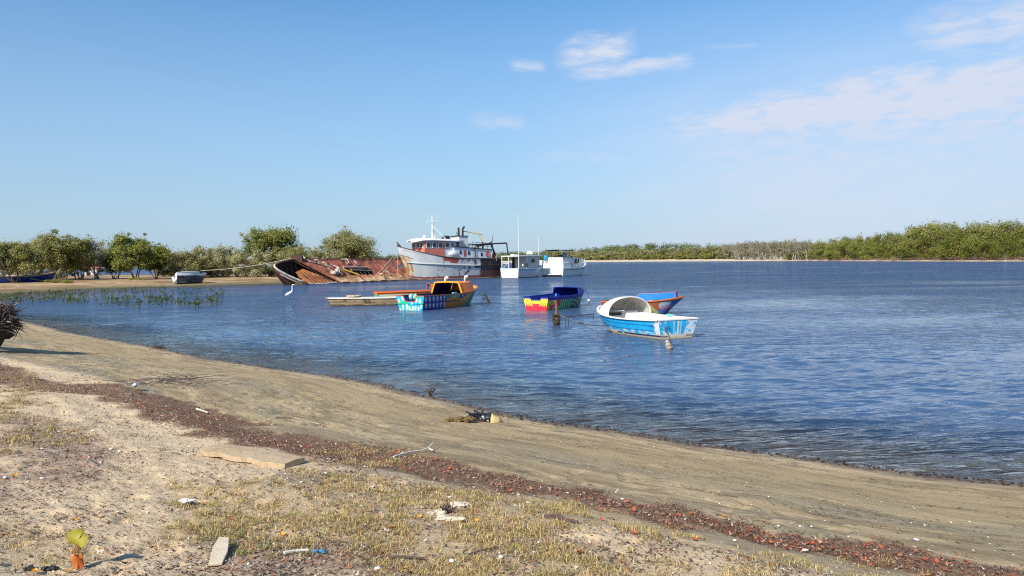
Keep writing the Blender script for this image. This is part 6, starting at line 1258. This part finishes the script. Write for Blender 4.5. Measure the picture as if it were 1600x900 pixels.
bits('leaf_litter', 'brown and grey leaf crumbs strewn over the upper sand', x, y, .005, .030, .45, [(.17,.09,.06),(.10,.06,.045),(.30,.20,.14),(.38,.33,.27),(.40,.15,.06),(.60,.54,.44)], rng, .6, .004, .3, pw=[.30,.22,.18,.14,.08,.08])
x, y = sample(170000, 5.5, 60, rng); s_ = sdist(x, y, NEAR); k = (np.abs(s_-.02-.25*(fbm(x/.8, y/.8, 2, 1)-.5)) < .10+.22*vnoise(x/1.5, y/1.5, 2)); x, y = x[k], y[k]
bits('seaweed_line', 'thin black brown line of seaweed along the water edge', x, y, .012, .050, .5, [(.045,.028,.02),(.08,.045,.028),(.14,.075,.04),(.03,.024,.022)], rng, .35, .004, .12)
x, y = sample(42000, 3.5, 40, rng); s_ = sdist(x, y, NEAR); st_ = fbm((x*.755-y*.655)*.5, s_*3.2, 4, 5); k = (s_ > .3) & (s_ < 5.6) & (rng.random(len(x)) < .03+1.0*sstep(st_, .55, .68)); x, y = x[k], y[k]
bits('seagrass_shreds', 'dark seagrass shreds lying in streaks on the damp sand', x, y, .008, .04, .22, [(.05,.04,.03),(.09,.07,.045),(.14,.10,.06)], rng, .3, .003, .15, yaw=math.atan2(-.655, .755))
x, y = sample(5000, 3.0, 30, rng); s_ = sdist(x, y, NEAR); k = (s_ > .5) & (rng.random(len(x)) < .55); x, y = x[k], y[k]
bits('shell_grit', 'fine white shell grit sprinkled over the sand', x, y, .006, .016, .8, [(.78,.74,.66),(.68,.62,.50)], rng, .5, .004, .1)
# grass
def grass(name, label, n, rng, polys, pal, hlo, hhi, thr=.45, pw=None):
    x, y = sample(n, 3.0, 16, rng); m_ = mask(x, y, polys, .25, .9)*sstep(fbm(x/.28, y/.28, 3, 6), thr-.10, thr+.12); k = rng.random(len(x)) < m_; x, y = x[k], y[k]; n = len(x); nb = 15
    X = np.repeat(x, nb)+rng.normal(size=n*nb)*.026; Y = np.repeat(y, nb)+rng.normal(size=n*nb)*.026; Zz = height(X, Y)[0]-.004; H_ = rng.uniform(hlo, hhi, n*nb)*np.repeat(rng.uniform(.5, 1.25, n), nb); an = rng.uniform(0, 6.28, n*nb); ln = rng.uniform(.2, 1.6, n*nb)
    w_ = .0010*(1+.22*np.hypot(X, Y)); B0 = np.stack([X, Y, Zz], 1); sd2 = np.stack([-np.sin(an), np.cos(an), 0*an], 1)*w_[:, None]; dr = np.stack([np.cos(an), np.sin(an), 0*an], 1)
    Mi = B0+dr*(H_*ln*.3)[:, None]+np.stack([0*X, 0*X, H_*.6], 1); To = B0+dr*(H_*ln)[:, None]+np.stack([0*X, 0*X, H_*(1-.35*ln)], 1)
    V = np.stack([B0-sd2, B0+sd2, Mi+sd2*.8, Mi-sd2*.8, To+sd2*.15, To-sd2*.15], 1).reshape(-1, 3); i0 = np.arange(n*nb)[:, None]*6; Q = np.concatenate([i0+[0,1,2,3], i0+[3,2,4,5]], 0)
    pal = np.array(pal); tuft = rng.choice(len(pal), n, p=pw); pick = np.where(rng.random(n*nb) < .6, np.repeat(tuft, nb), rng.choice(len(pal), n*nb, p=pw)); col = pal[pick]*rng.uniform(.75, 1.25, (n*nb, 1))
    o = fastmesh(name, V, Q, m_grass, cols=np.repeat(col, 6, 0)); return tag(o, label, 'grass', kind='stuff')
grass('dry_grass', 'short straw coloured dry grass growing over the upper beach', 30000, rng, GR, [(.64,.47,.22),(.50,.35,.15),(.42,.37,.13),(.30,.29,.08),(.30,.17,.09)], .014, .050, .40, [.42,.26,.14,.06,.12])
grass('green_grass', 'greener patches of short grass left of the bottom centre', 9000, np.random.default_rng(8), [poly_ground(p) for p in ([(330,770),(420,755),(470,790),(440,850),(350,850),(300,800)], [(400,800),(560,810),(540,840),(420,840)], [(820,870),(880,880),(870,905),(810,900)])], [(.30,.32,.08),(.40,.38,.12),(.52,.43,.18)], .016, .045, .40)
grass('brown_stubble', 'dry brown stubble along the upper side of the litter band', 8000, np.random.default_rng(9), GR[1:3], [(.36,.24,.12),(.44,.32,.17),(.26,.15,.08)], .022, .060, .38)
